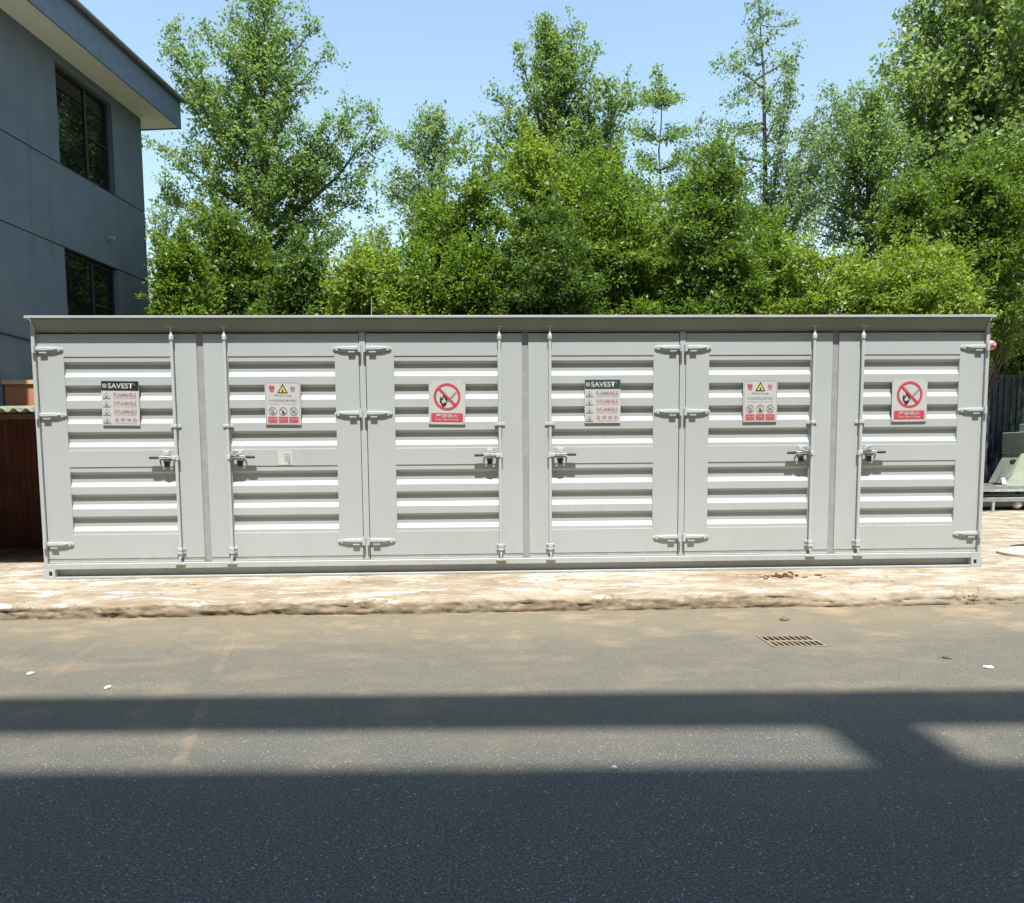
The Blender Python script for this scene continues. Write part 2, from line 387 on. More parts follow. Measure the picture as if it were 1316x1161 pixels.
def build_apron():
    rng = np.random.default_rng(5)
    x0, x1, dx = -9.0, 9.0, 0.02
    xs = np.arange(x0, x1+1e-6, dx); n = len(xs)
    def fbm(freqs, seed):
        r = np.random.default_rng(seed); y = np.zeros(n)
        for f_, a_ in freqs:
            k = int((x1-x0)*f_)+3; y += np.interp(xs, np.linspace(x0, x1, k), r.normal(0, 1, k))*a_
        return y
    right = np.clip((xs-2.6)/0.25, 0, 1)             # from here on the kerb is rounder and whole
    rough = 1-0.55*right
    wob = fbm([(0.5, .02), (1.5, .018), (5, .012), (16, .007)], 1)*rough
    lip = np.abs(fbm([(0.8, .012), (3, .010), (12, .006)], 2))*rough
    sag = fbm([(0.4, .006), (2, .005), (9, .004)], 3)
    prof = []     # rows of (y, z) arrays from far to road
    zt = Z0 + sag*0.3
    prof.append((np.full(n, -0.9), np.full(n, Z0)))
    prof.append((np.full(n, -1.25), Z0+sag*.5))
    prof.append((np.full(n, -1.45)+wob*.3, Z0+sag*.9))
    e = KY + wob
    ch = [(4, .008), (11, .008), (25, .005)]
    prof.append((e+0.12*right+0.09+fbm([(10,.012)],4), zt-0.001+fbm([(14,.003)],5)))
    prof.append((e+0.070*right+0.045+fbm(ch,20)*.6, zt-0.006-0.004*right+fbm([(16,.004)],6)))
    prof.append((e+0.035*right+0.018+fbm(ch,21)*.8, zt-0.016-0.010*right+fbm([(12,.005)],7)))
    prof.append((e+0.012*right+fbm(ch,22), zt-0.032-0.006*right+fbm([(12,.005)],8)))
    prof.append((e-0.004+fbm(ch,9), zt-0.050+fbm([(12,.004)],10)))
    prof.append((e-0.014+fbm(ch,11), np.full(n, 0.060)+fbm([(9,.004)],15)))
    prof.append((e-0.022+fbm(ch,12), np.full(n, 0.042)+fbm([(9,.004)],16)))
    prof.append((e-0.028+fbm(ch,17), np.full(n, 0.022)))
    prof.append((e-0.026+fbm(ch,13)*.6, np.full(n, 0.005)))
    prof.append((e-0.030, np.full(n, -0.012)))
    V = np.concatenate([np.stack([xs, y, z], 1) for y, z in prof]); k = len(prof)
    F = []
    for r in range(k-1):
        a = r*n; b = (r+1)*n
        for i_ in range(n-1): F.append((a+i_, b+i_, b+i_+1, a+i_+1))
    me = bpy.data.meshes.new('kerb'); me.from_pydata(V.tolist(), [], F); me.update()
    struct(put('kerb', me, AP, None, True))
    m_ = MB()
    m_.add([(-70,-0.9,Z0),(70,-0.9,Z0),(70,14,Z0),(-70,14,Z0)], [(0,1,2,3)])
    for s_ in (-1, 1):
        xa, xb = (-70, -9) if s_ < 0 else (9, 70)
        m_.add([(xa,KY,Z0),(xb,KY,Z0),(xb,-0.9,Z0),(xa,-0.9,Z0)], [(0,1,2,3)])
        m_.add([(xa,KY,-0.02),(xb,KY,-0.02),(xb,KY,Z0),(xa,KY,Z0)], [(0,1,2,3)])
    struct(m_.build('concrete_apron', AP, fix=False))
build_apron()
# ---- earth bed under the trees
def soil_mat():
    mt, n, out = new_mat('soil'); P = pos(n)
    f = noise(n, P, 3, 8, 0.7); col = ramp(n, f, [(0.3, (0.05, 0.038, 0.024)), (0.6, (0.11, 0.082, 0.05)), (0.75, (0.06, 0.08, 0.025))])
    bsdf(n, out, col, 0.95, 0.1, bump=f, bstr=0.8, bdist=0.05); return mt
e_ = MB(); e_.add([(-3.2,4.2,Z0+.006),(7.0,4.2,Z0+.006),(7.0,13.9,Z0+.006),(-3.2,13.9,Z0+.006)], [(0,1,2,3)])
struct(e_.build('earth_bed', soil_mat(), fix=False))

# ================================================================== CONTAINER
def build_container():
    T = empty('storage_container', (0, 0, Z0))
    tag(T, 'long pale grey steel storage container with six louvred doors on the kerbside apron', 'container')
    z0 = 0.0         # everything below is local: z above apron
    H = 2.955; D = 2.44; XL, XR = -5.5, 5.5
    zt = H
    # roof
    b = MB(); b.box(XL-.02, XR+.02, -0.112, D+.01, zt-.028, zt); b.build('roof', 'paint', T, bevel=.004)
    # slanted header below the roof lip (faces down and out)
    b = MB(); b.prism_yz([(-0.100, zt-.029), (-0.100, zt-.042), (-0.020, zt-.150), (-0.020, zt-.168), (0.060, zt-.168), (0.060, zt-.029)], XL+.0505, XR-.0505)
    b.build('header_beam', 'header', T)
    for s_ in (-1, 1):   # gusset closing each end of the overhang
        xa = (XL+.0415, XL+.050) if s_ < 0 else (XR-.050, XR-.0415)
        b = MB(); b.prism_yz([(-0.104, zt-.029), (-0.104, zt-.06), (-0.03, zt-.165), (-0.021, zt-.165), (-0.021, zt-.029)], *xa)
        b.build('gusset', 'paint', T)
        # corner post
        xp = (XL, XL+.040) if s_ < 0 else (XR-.040, XR)
        b = MB(); b.box(xp[0], xp[1], -.031, .10, .12, zt-.029); b.build('corner_post', 'paint', T, bevel=.004)
        b = MB(); b.box(xp[0], xp[1], D-.10, D, 0.12, zt-.03); b.build('corner_post', 'paint', T, bevel=.004)
        # corner casting with its oval hole
        xq = (XL-.004, XL+.130) if s_ < 0 else (XR-.130, XR+.004)
        cx = XL+.078 if s_ < 0 else XR-.078
        b = MB(); b.plate([xq[0], cx-.017, cx+.017, xq[1]], [0.0, .038, .090, .118], {(1, 1)}, -.056, .05)
        o = b.build('corner_casting', 'paint', T, bevel=.003)
        b = MB(); b.box(cx-.03, cx+.03, -.030, -.024, .03, .10); b.build('casting_recess', 'black', o)
    # bottom rail: a channel with recessed web
    xa, xb = XL+.131, XR-.131
    b = MB(); b.sheet_xz([(-.010, .178), (-.050, .176), (-.053, .172), (-.053, .116), (-.050, .113), (.030, .113), (.030, .026), (-.050, .026), (-.053, .023), (-.053, .004), (.030, .004)], xa, xb)
    b.build('bottom_rail', 'paint', T, fix=False)
    for q0, q1 in ((XL+.041, xa), (xb, XR-.041)):
        b = MB(); b.box(q0, q1, -.050, .05, .119, .176); b.build('rail_end', 'paint', T, bevel=.003)
    # shadow-gap sleepers the box stands on
    for x in (-4.6, -1.6, 1.6, 4.6):
        b = MB(); b.box(x-.2, x+.2, .04, D-.06, 0.0, .003); b.build('shim_plate', 'steel', T)
    b = MB(); b.box(XL+.05, XR-.05, .08, D-.02, .03, .16); b.build('floor', 'paint', T)
    # rear and end walls (vertical corrugation)
    def corr(x0, x1, n_, dep):
        pts = []; p = (x1-x0)/n_
        for k in range(n_):
            a = x0+k*p; pts += [(a, 0), (a+p*.35, 0), (a+p*.5, dep), (a+p*.85, dep)]
        pts.append((x1, 0)); return pts
    b = MB()
    pts = corr(XL+.04, XR-.04, 40, .036)
    n_ = len(pts); b.add([(x, D-.05+d, .12) for x, d in pts]+[(x, D-.05+d, zt-.03) for x, d in pts], [(k, k+1, k+1+n_, k+n_) for k in range(n_-1)])
    b.build('rear_wall', 'paint', T)
    for s_ in (-1, 1):
        b = MB(); pts = corr(.10, D-.10, 9, .030); n_ = len(pts)
        X0 = (XL+.034) if s_ < 0 else (XR-.034)
        b.add([(X0-s_*d, y, .10) for y, d in pts]+[(X0-s_*d, y, zt-.03) for y, d in pts], [(k, k+1, k+1+n_, k+n_) for k in range(n_-1)])
        b.build('end_wall', 'paint', T)
    # intermediate posts
    posts = [(-1.822, .034), (1.872, .034)]
    for px, hw in posts:
        b = MB(); b.box(px-hw, px+hw, -.006, .08, .180, zt-.170); b.build('door_post', 'paint', T, bevel=.004)
    # threshold behind the doors
    b = MB(); b.box(XL+.041, XR-.041, .012, .09, .180, .235); b.build('threshold', 'gasket', T)
    # ---------------- doors
    ZB, ZT = .226, 2.772
    U1, U0 = 2.516, 1.470        # upper louvre opening (local z)
    L1, L0 = 1.276, 0.508        # lower louvre opening
    doors = [(-5.456, -3.688, -5.166, -3.972, 'L', -3.950), (-3.612, -1.862, -3.340, -2.138, 'R', -3.362),
             (-1.782, 0.003, -1.464, -0.280, 'L', -0.258), (0.077, 1.832, 0.345, 1.531, 'R', 0.323),
             (1.912, 3.640, 2.186, 3.386, 'L', 3.408), (3.716, 5.456, 4.006, 5.164, 'R', 3.984)]
    for gx in (-3.650, 0.040, 3.678):      # rubber strip where two leaves meet
        b = MB(); b.box(gx-.0375, gx+.0375, .014, .05, ZB-.012, ZT+.01); b.build('door_gasket', 'gasket', T)
    hinge_z = (2.600, 1.866, 0.398)
    louv_cache = {}
    for di, (xa, xb, la, lb, side, rx) in enumerate(doors):
        b = MB(); b.plate([xa, la, lb, xb], [ZB, L0, L1, U0, U1, ZT], {(1, 1), (1, 3)}, 0.0, .05)
        door = b.build('door', 'paint', T, bevel=.004)
        # grey seal below the leaf
        b = MB(); b.box(xa+.003, xb-.003, .004, .011, ZB-.030, ZB-.004); b.build('seal', 'gasket', door)
        b = MB(); b.box(xa+.003, xb-.003, -.014, .010, ZB-.046, ZB-.031); b.build('drip_bar', 'paint', door, bevel=.003)
        # louvre sheets
        y0 = .007; dep = .034
        def louvre(pitch, last, top):
            # folded strip: [top flange] lip, in-slope, recessed face, out-slope, outer face down to the next lip
            pr = []
            pr += [(y0, 0.0), (y0+dep*.35, -.010), (y0+dep, -.030), (y0+dep, -.118), (y0+.0, -.170), (y0, -pitch if not last else -last)]
            return pr
        def place(zs_top, pitch, count, zend, ztop):
            mesh_ = None
            for k in range(count):
                z = zs_top - k*pitch
                lastlen = (z - zend) if k == count-1 else None
                if k < count-1 and mesh_ is not None:
                    me = mesh_
                else:
                    bb = MB(); pr = louvre(pitch, lastlen, 0)
                    if k == 0: pass
                    bb.sheet_xz(pr, la-.004, lb+.004); me = bb.mesh('louvre')
                    bm = bmesh.new(); bm.from_mesh(me); bmesh.ops.recalc_face_normals(bm, faces=bm.faces[:]); bm.to_mesh(me); bm.free()
                    if k < count-1: mesh_ = me
                o = put('louvre', me, 'paint', door); o.location = (0, 0, z)
            bb = MB(); bb.box(la-.004, lb+.004, y0, y0+.004, zs_top+.0005, ztop); bb.build('louvre_flange', 'paint', door)
        place(2.462, .2615, 4, U0, U1-.0005)
        place(1.222, .2535, 3, L0, L1-.0005)
        b = MB(); b.box(la-.03, lb+.03, .052, .056, L0-.03, U1+.03); b.build('inner_sheet', 'paint', door)
        # hinges
        hx = xa-.012 if side == 'L' else xb+.012
        sg = 1 if side == 'L' else -1
        for hz in hinge_z:
            b = MB()
            tongue = [(0.012, -.030), (.20, -.034), (.285, -.020), (.305, -.004), (.300, .012), (.270, .024), (.16, .030), (.012, .030)]
            pl = [(hx+sg*x, hz+z) for x, z in tongue]
            if sg < 0: pl = pl[::-1]
            b.prism_xz(pl, -.016, -.002)
            rib = [(0.010, -.014), (.19, -.012), (.25, .002), (.24, .014), (.16, .020), (.010, .022)]
            pl = [(hx+sg*x, hz+z) for x, z in rib]
            if sg < 0: pl = pl[::-1]
            b.prism_xz(pl, -.030, -.0165)
            h = b.build('hinge', 'paint_hw', door, bevel=.004)
            b = MB(); b.tube([(hx-sg*.001, -.054, hz-.046), (hx-sg*.001, -.054, hz+.040)], .0175, 10); b.tube([(hx-sg*.001, -.054, hz+.041), (hx-sg*.001, -.054, hz+.052)], .010, 8)
            b.box(min(hx+sg*.012, hx-sg*.012), max(hx+sg*.012, hx-sg*.012), -.052, -.007, hz-.040, hz+.034)
            b.build('hinge_barrel', 'paint_hw', door, bevel=.002)
            for (x, z) in ((.278, -.002), (.12, -.024)):
                b = MB(); b.tube([(hx+sg*x, -.0225, hz+z), (hx+sg*x, -.0155, hz+z)], .0075, 6); b.build('hinge_bolt', 'gasket' if x > .2 else 'paint_hw', door)
            b = MB(); b.box(min(hx+sg*.05, hx+sg*.13), max(hx+sg*.05, hx+sg*.13), -.034, -.003, hz-.046, hz-.0345); b.build('hinge_stop', 'paint_hw', door, bevel=.003)
        # lock rod
        b = MB(); ry = -.038
        b.tube([(rx, ry, .236), (rx, ry, 2.690)], .0175, 10)
        b.tube([(rx, ry, 2.685), (rx, ry, 2.700), (rx, ry, 2.735), (rx, ry, 2.762), (rx, ry, 2.79)], [.020, .026, .026, .014, .010], 10)
        b.tube([(rx, ry, 2.79), (rx, ry, 2.845)], .0095, 8)
        b.build('lock_rod', 'paint_hw', door, smooth=False)
        b = MB(); b.box(rx-.055, rx+.055, -.050, -.002, 2.838, 2.848); b.build('rod_keeper', 'paint_hw', door, bevel=.003)
        # rod guides: pressed saddles
        for gz, wd, hh in ((1.735, .060, .017), (.325, .050, .020), (.285, .050, .015)):
            b = MB(); b.box(rx-wd, rx-.019, -.014, -.001, gz-hh, gz+hh); b.box(rx+.019, rx+wd, -.014, -.001, gz-hh, gz+hh)
            b.box(rx-.026, rx+.026, -.064, -.001, gz-hh, gz+hh)
            b.build('rod_guide', 'paint_hw', door, bevel=.004)
            if gz < 1:
                for sx in (-1, 1):
                    b = MB(); b.tube([(rx+sx*.040, -.022, gz), (rx+sx*.040, -.013, gz)], .008, 6); b.build('guide_bolt', 'gasket', door)
        # keeper cam at the bottom of the rod
        b = MB(); b.prism_xz([(rx-.058, .166), (rx-.050, .152), (rx+.050, .152), (rx+.058, .166), (rx+.022, .184), (rx-.022, .184)], -.074, -.0535)
        b.tube([(rx, -.064, .185), (rx, -.064, .240)], .013, 8); b.build('rod_cam', 'paint_hw', door, bevel=.004)
        # handle: hub clamp on the rod, lever, catch plate, black grip
        hz = 1.378; s = -1 if side == 'L' else 1
        def X(v): return rx+s*v
        def bx(b_, x0_, x1_, y0_, y1_, z0_, z1_): b_.box(min(X(x0_), X(x1_)), max(X(x0_), X(x1_)), y0_, y1_, z0_, z1_)
        b = MB(); bx(b, -.030, .050, -.058, -.018, hz-.030, hz+.022); bx(b, .0, .058, -.066, -.0585, hz-.020, hz+.014)
        b.build('handle_hub', 'paint_hw', door, bevel=.005)
        b = MB(); b.tube([(X(.05), -.062, hz), (X(.10), -.064, hz+.012), (X(.16), -.060, hz+.012), (X(.20), -.058, hz+.006)], [.011, .010, .009, .009], 8)
        b.build('handle_lever', 'paint_hw', door, smooth=True)
        b = MB(); b.tube([(X(.19), -.056, hz+.004), (X(.205), -.056, hz+.003), (X(.285), -.056, hz+.001), (X(.300), -.056, hz+.001)], [.010, .016, .016, .011], 8)
        b.build('handle_grip', 'grip', door, smooth=True)
        # catch: back plate, two lugs and a sprung arch reaching round the lever
        b = MB(); bx(b, .080, .160, -.016, -.001, hz-.030, hz+.085); bx(b, .088, .112, -.062, -.0165, hz-.040, hz-.008); bx(b, .126, .150, -.062, -.0165, hz-.040, hz-.008)
        bx(b, .092, .146, -.030, -.0165, hz+.028, hz+.070)
        b.build('handle_catch', 'paint_hw', door, bevel=.003)
        b = MB(); b.tube([(X(.050), -.030, hz-.030), (X(.072), -.055, hz-.018), (X(.118), -.072, hz-.012), (X(.168), -.055, hz-.018), (X(.188), -.030, hz-.036), (X(.190), -.006, hz-.060)], .0085, 8)
        b.build('catch_spring', 'dark_steel', door, smooth=True)
        b = MB(); bx(b, .094, .144, -.034, -.004, hz-.105, hz-.041); b.build('catch_block', 'grip', door, bevel=.006)  # dark colour here also carries the shadow below the catch
        if di in (1, 4, 5):     # padlock hasp swung up on these three
            b = MB(); b.prism_xz([(X(.02), hz+.022), (X(.085), hz+.035), (X(.13), hz+.075), (X(.085), hz+.085), (X(.035), hz+.06)] if s > 0 else [(X(.02), hz+.022), (X(.035), hz+.06), (X(.085), hz+.085), (X(.13), hz+.075), (X(.085), hz+.035)], -.098, -.062)
            b.build('hasp', 'steel', door, bevel=.004)
    # vent hood on the left end
    b = MB(); b.add([(XL+.03, .25, .83), (XL-.075, .32, .90), (XL+.03, .25, 1.02), (XL+.03, .55, .83), (XL-.075, .48, .90), (XL+.03, .55, 1.02)], [(0,1,2),(3,5,4),(0,3,4,1),(1,4,5,2),(2,5,3,0)])
    b.build('vent_hood', 'paint', T)
    # electric cabinet on the right end
    b = MB(); b.box(XR+.004, XR+.15, .35, .85, .83, 1.62); cb = b.build('electric_cabinet', 'paint', T, bevel=.008)
    b = MB(); b.box(XR+.02, XR+.14, .340, .349, .86, 1.58); b.build('cabinet_door', 'paint', cb, bevel=.003)
    b = MB(); b.tube([(XR+.05, .5, .83), (XR+.05, .5, .25)], .016, 8); b.build('conduit', 'steel', T)
    # red alarm lamp at the right top corner
    ml, n, out = new_mat('alarm_lamp_red'); f = noise(n, objc(n), 40, 2); bsdf(n, out, ramp(n, f, [(0.4, (0.45, 0.05, 0.09)), (0.62, (0.62, 0.45, 0.46))]), 0.25, 0.5)
    M['lamp_red'] = ml
    L = empty('alarm_lamp', (0, 0, 0)); L.parent = T
    b = MB(); b.box(XR+.003, XR+.03, .02, .12, 2.57, 2.69); b.build('alarm_lamp_base', 'paint_hw', T, bevel=.006)
    bpy.data.objects.remove(L)
    bm = bmesh.new(); bmesh.ops.create_uvsphere(bm, u_segments=16, v_segments=10, radius=.055)
    for v in bm.verts: v.co = Vector((v.co.x*1.05+XR+.075, v.co.y+.07, v.co.z*1.05+2.63))
    me = bpy.data.meshes.new('alarm_lamp'); bm.to_mesh(me); bm.free(); put('alarm_lamp', me, 'lamp_red', T, True)
    # thin lightning whip on the roof
    b = MB(); p = at(477, 410, 0.6); b.tube([(p.x, .6, zt), (p.x+.01, .6, zt+.32)], [.006, .003], 6); b.build('whip_rod', 'steel', T)
    return T
build_container()

# ================================================================== SIGNS
def text_mesh(s, size, bold=0.0):
    cu = bpy.data.curves.new('t', 'FONT'); cu.body = s; cu.size = size; cu.align_x = 'CENTER'; cu.align_y = 'CENTER'
    cu.offset = bold; cu.resolution_u = 3
    o = bpy.data.objects.new('t', cu); C.objects.link(o)
    bpy.context.view_layer.update()
    dg = bpy.context.evaluated_depsgraph_get()
    me = bpy.data.meshes.new_from_object(o.evaluated_get(dg)); me.materials.clear()
    bpy.data.objects.remove(o); bpy.data.curves.remove(cu)
    me.transform(Matrix.Rotation(R(90), 4, 'X'))
    return me
def text_fit(parent, s, x, z, wd, hgt, mat, y, bold=0.0):
    me = text_mesh(s, 0.1, bold)
    if not me.vertices: return None
    co = np.empty(len(me.vertices)*3); me.vertices.foreach_get('co', co); co = co.reshape(-1, 3)
    lo, hi = co.min(0), co.max(0); c = (lo+hi)/2
    sx = wd/max(1e-6, hi[0]-lo[0]); sz = hgt/max(1e-6, hi[2]-lo[2])
    co = (co-c)*[sx, 1, sz]; co[:, 1] = 0
    me.vertices.foreach_set('co', co.ravel()); me.update()
    o = put('lettering', me, mat, parent); o.location = (x, y, z); return o
def ring(x, z, r0, r1, y, n=40):
    b = MB(); vs = []; fs = []
    for k in range(n):
        a = 2*math.pi*k/n
        for r in (r0, r1): vs.append((x+r*math.cos(a), y, z+r*math.sin(a)))
    for k in range(n):
        k2 = (k+1) % n; fs.append((2*k, 2*k+1, 2*k2+1, 2*k2))
    b.add(vs, fs); return b
def disc(x, z, r, y, n=32):
    b = MB(); b.add([(x+r*math.cos(2*math.pi*k/n), y, z+r*math.sin(2*math.pi*k/n)) for k in range(n)], [tuple(range(n))]); return b
def poly(pts, y):
    b = MB(); b.add([(x, y, z) for x, z in pts], [tuple(range(len(pts)))]); return b
def bar(x0, z0, x1, z1, wd, y):
    d = Vector((x1-x0, z1-z0)).normalized()*wd/2; n = Vector((-d.y, d.x))
    return poly([(x0-n.x, z0-n.y), (x1-n.x, z1-n.y), (x1+n.x, z1+n.y), (x0+n.x, z0+n.y)], y)
Yp = -.0025      # print lies just in front of the sheet (local y)
def rounded(wd, h, r, n=4):
    out = []
    for cx_, cz_, a0 in ((wd/2-r, -h/2+r, -90), (wd/2-r, h/2-r, 0), (-wd/2+r, h/2-r, 90), (-wd/2+r, -h/2+r, 180)):
        for k in range(n+1):
            a = R(a0+90*k/n); out.append((cx_+r*math.cos(a), cz_+r*math.sin(a)))
    return out
FLAME = [(-.30,-.95),(-.62,-.55),(-.60,-.05),(-.35,.25),(-.38,-.10),(-.20,-.02),(-.05,.45),(-.12,.95),(.28,.50),(.42,.05),(.55,.25),(.66,-.25),(.55,-.65),(.25,-.95)]
def sign_root(name, label, group, xc, zc, tilt):
    o = empty(name, (xc, -.010, zc)); o.rotation_euler = (R(0.3), R(tilt), 0)
    tag(o, label, 'sign', group); return o
def plate_part(root, wd, h, r=.008, mat='sign_white', thick=.004):
    b = MB(); b.prism_xz(rounded(wd, h, r), 0, thick); return b.build('sign_sheet', mat, root)
def brand_sign(label, xc, zc, dark, tilt):
    wd, h = .418, .498
    t = sign_root('hazard_sign', label, 'signs listing flammable goods', xc, zc, tilt); plate_part(t, wd, h)
    top = h/2
    poly([(-wd/2+.002, top-.105), (wd/2-.002, top-.105), (wd/2-.002, top-.002), (-wd/2+.002, top-.002)], Yp).build('header_band', dark, t, fix=False)
    ring(-.172, top-.054, .013, .025, Yp*1.6, 24).build('logo_ring', 'sign_logo', t, fix=False)
    disc(-.172, top-.054, .008, Yp*1.6, 12).build('logo_dot', 'sign_logo', t, fix=False)
    text_fit(t, 'SAVEST', .006, top-.054, .280, .058, 'sign_white', Yp*1.6, .002)
    text_fit(t, '®', .162, top-.038, .018, .018, 'sign_logo', Yp*1.6)
    rows = [('FLAMMABLE', 'FLAMMABLE LIQUID STORAGE'), ('INFLAMABLE', 'LIQUIDO INFLAMABLE PELIGRO'), ('INFLAMMABLE', 'PRODUITS INFLAMMABLES'), ('易 燃 物 品', '')]
    for k, (a, s) in enumerate(rows):
        zc_ = top-.165-k*.0935
        r = .044
        tri = [(-.155-r, zc_-.034), (-.155+r, zc_-.034), (-.155, zc_+.040)]
        poly(tri, Yp).build('warning_triangle', 'sign_grey', t, fix=False)
        poly([(-.155-r*.72, zc_-.027), (-.155+r*.72, zc_-.027), (-.155, zc_+.027)], Yp*1.5).build('triangle_face', 'sign_white', t, fix=False)
        poly([(-.155+x*.014, zc_-.008+z*.016) for x, z in FLAME], Yp*2).build('flame_mark', 'sign_dark', t, fix=False)
        text_fit(t, a, .052, zc_+.012, .250, .040, 'sign_pink', Yp, .0005 if k == 3 else .001)
        if s: text_fit(t, s, .052, zc_-.026, .250, .012, 'sign_grey', Yp)
        else: text_fit(t, 'YIRANWUPIN', .052, zc_-.028, .235, .010, 'sign_grey', Yp)
    return t
def warn_sign(label, xc, zc, tilt):
    wd, h = .405, .490
    t = sign_root('warning_sign', label, 'warning signs with a yellow triangle', xc, zc, tilt); plate_part(t, wd, h, .014)
    top = h/2
    # printed border line
    b = MB(); o_ = rounded(wd-.020, h-.020, .02); i_ = rounded(wd-.027, h-.027, .018); n = len(o_)
    b.add([(x, Yp, z) for x, z in o_]+[(x, Yp, z) for x, z in i_], [(k, (k+1) % n, (k+1) % n+n, k+n) for k in range(n)]); b.build('border_line', 'sign_grey', t, fix=False)
    poly([(-.058, top-.130), (.058, top-.130), (0, top-.026)], Yp).build('triangle_edge', 'sign_dark', t, fix=False)
    poly([(-.040, top-.121), (.040, top-.121), (0, top-.049)], Yp*1.5).build('triangle_face', 'sign_yellow', t, fix=False)
    poly([(x*.016, top-.099+z*.019) for x, z in FLAME], Yp*2).build('flame_mark', 'sign_dark', t, fix=False)
    text_fit(t, '警', -.122, top-.082, .066, .072, 'sign_red', Yp, .001)
    text_fit(t, '告', .114, top-.082, .060, .070, 'sign_pink', Yp, .001)
    text_fit(t, 'Warning', -.002, top-.158, .200, .026, 'sign_grey', Yp, .001)
    text_fit(t, '内有危险物品请勿靠近', 0, top-.214, .320, .030, 'sign_grey', Yp)
    text_fit(t, 'DANGEROUS GOODS KEEP AWAY', 0, top-.253, .310, .009, 'sign_grey', Yp)
    for k, x in enumerate((-.118, .002, .120)):
        zc_ = top-.335
        ring(x, zc_, .039, .047, Yp, 28).build('prohibition_ring', 'sign_grey', t, fix=False)
        bar(x-.030, zc_+.030, x+.030, zc_-.030, .008, Yp*2).build('prohibition_bar', 'sign_pink', t, fix=False)
        if k == 0: poly([(x-.02, zc_-.02), (x+.004, zc_-.03), (x+.02, zc_+.008), (x+.004, zc_+.026), (x-.012, zc_+.012)], Yp*1.5).build('symbol', 'sign_grey', t, fix=False)
        elif k == 1: poly([(x+a*.022, zc_-.004+b_*.026) for a, b_ in FLAME], Yp*1.5).build('symbol', 'sign_dark', t, fix=False)
        else: bar(x-.022, zc_-.014, x+.024, zc_+.012, .012, Yp*1.5).build('symbol', 'sign_grey', t, fix=False)
        poly([(x-.052, top-.462), (x+.052, top-.462), (x+.052, top-.398), (x-.052, top-.398)], Yp).build('red_band', 'sign_red', t, fix=False)
        text_fit(t, ('禁止吸烟', '禁止烟火', '禁带火种')[k], x, top-.424, .082, .019, 'sign_white', Yp*1.6)
        text_fit(t, ('No smoking', 'No open fire', 'No kindling')[k], x, top-.449, .082, .010, 'sign_white', Yp*1.6)
    return t
def nofire_sign(label, xc, zc, tilt):
    wd, h = .422, .500
    t = sign_root('no_fire_sign', label, 'round no open fire signs', xc, zc, tilt); plate_part(t, wd, h)
    top = h/2
    zc_ = top-.185
    ring(0, zc_, .126, .154, Yp, 48).build('prohibition_ring', 'sign_red', t, fix=False)
    poly([(-.040+x*.070, zc_-.012+z*.085) for x, z in FLAME], Yp).build('flame_mark', 'sign_dark', t, fix=False)
    poly([(-.038+x*.036, zc_-.040+z*.040) for x, z in FLAME], Yp*1.3).build('flame_core', 'sign_white', t, fix=False)
    bar(-.035, zc_-.095, .105, zc_+.055, .018, Yp*1.2).build('match_stick', 'sign_grey', t, fix=False)
    bar(-.052, zc_-.108, -.015, zc_-.072, .030, Yp*1.6).build('match_head', 'sign_dark', t, fix=False)
    bar(-.100, zc_+.100, .100, zc_-.100, .026, Yp*2).build('prohibition_bar', 'sign_red', t, fix=False)
    poly([(-.182, -top+.030), (.182, -top+.030), (.182, -top+.128), (-.182, -top+.128)], Yp).build('red_band', 'sign_red', t, fix=False)
    text_fit(t, '严禁烟火', 0, -top+.098, .258, .040, 'sign_white', Yp*1.6, .001)
    text_fit(t, 'No Burning', 0, -top+.054, .258, .026, 'sign_white', Yp*1.6, .001)
    for (x, z) in ((-.195, .235), (.195, .235), (-.195, -.235), (.195, -.235)):
        b = MB(); b.tube([(x, 0, z), (x, -.004, z)], .006, 8); b.build('rivet', 'steel', t)
    return t
brand_sign('flammables sign with black header on the leftmost door', -4.556, 2.127, 'sign_dark', 0.9)
brand_sign('flammables sign with faded dark green header on the middle bay right door', 0.937, 2.121, 'sign_dkgreen', 0.0)
warn_sign('warning sign with yellow triangle above the small pale sticker', -2.735, 2.118, 0.6)
warn_sign('warning sign with yellow triangle on the door fifth from the left', 2.789, 2.116, -0.2)
nofire_sign('no burning sign with red circle on the door left of the container middle', -0.864, 2.117, 0.9)
nofire_sign('no burning sign with red circle on the rightmost door', 4.572, 2.116, -0.5)
def sticker():
    p = at(366.5, 588.5, 0)
    t = sign_root('sticker', 'small pale sticker on the second door beneath the warning sign', None, p.x, p.z, 0.3); t.location.y = -.003
    plate_part(t, .165, .165, .004, 'sign_pale', .002)
    text_fit(t, '合格证', .025, .040, .075, .022, 'sign_grey', Yp)
    for k in range(3): bar(-.010, .010-k*.022, .065, .010-k*.022, .005, Yp).build('print_line', 'sign_grey', t, fix=False)
    disc(.045, -.058, .014, Yp, 16).build('stamp', 'sign_pink', t, fix=False)
sticker()

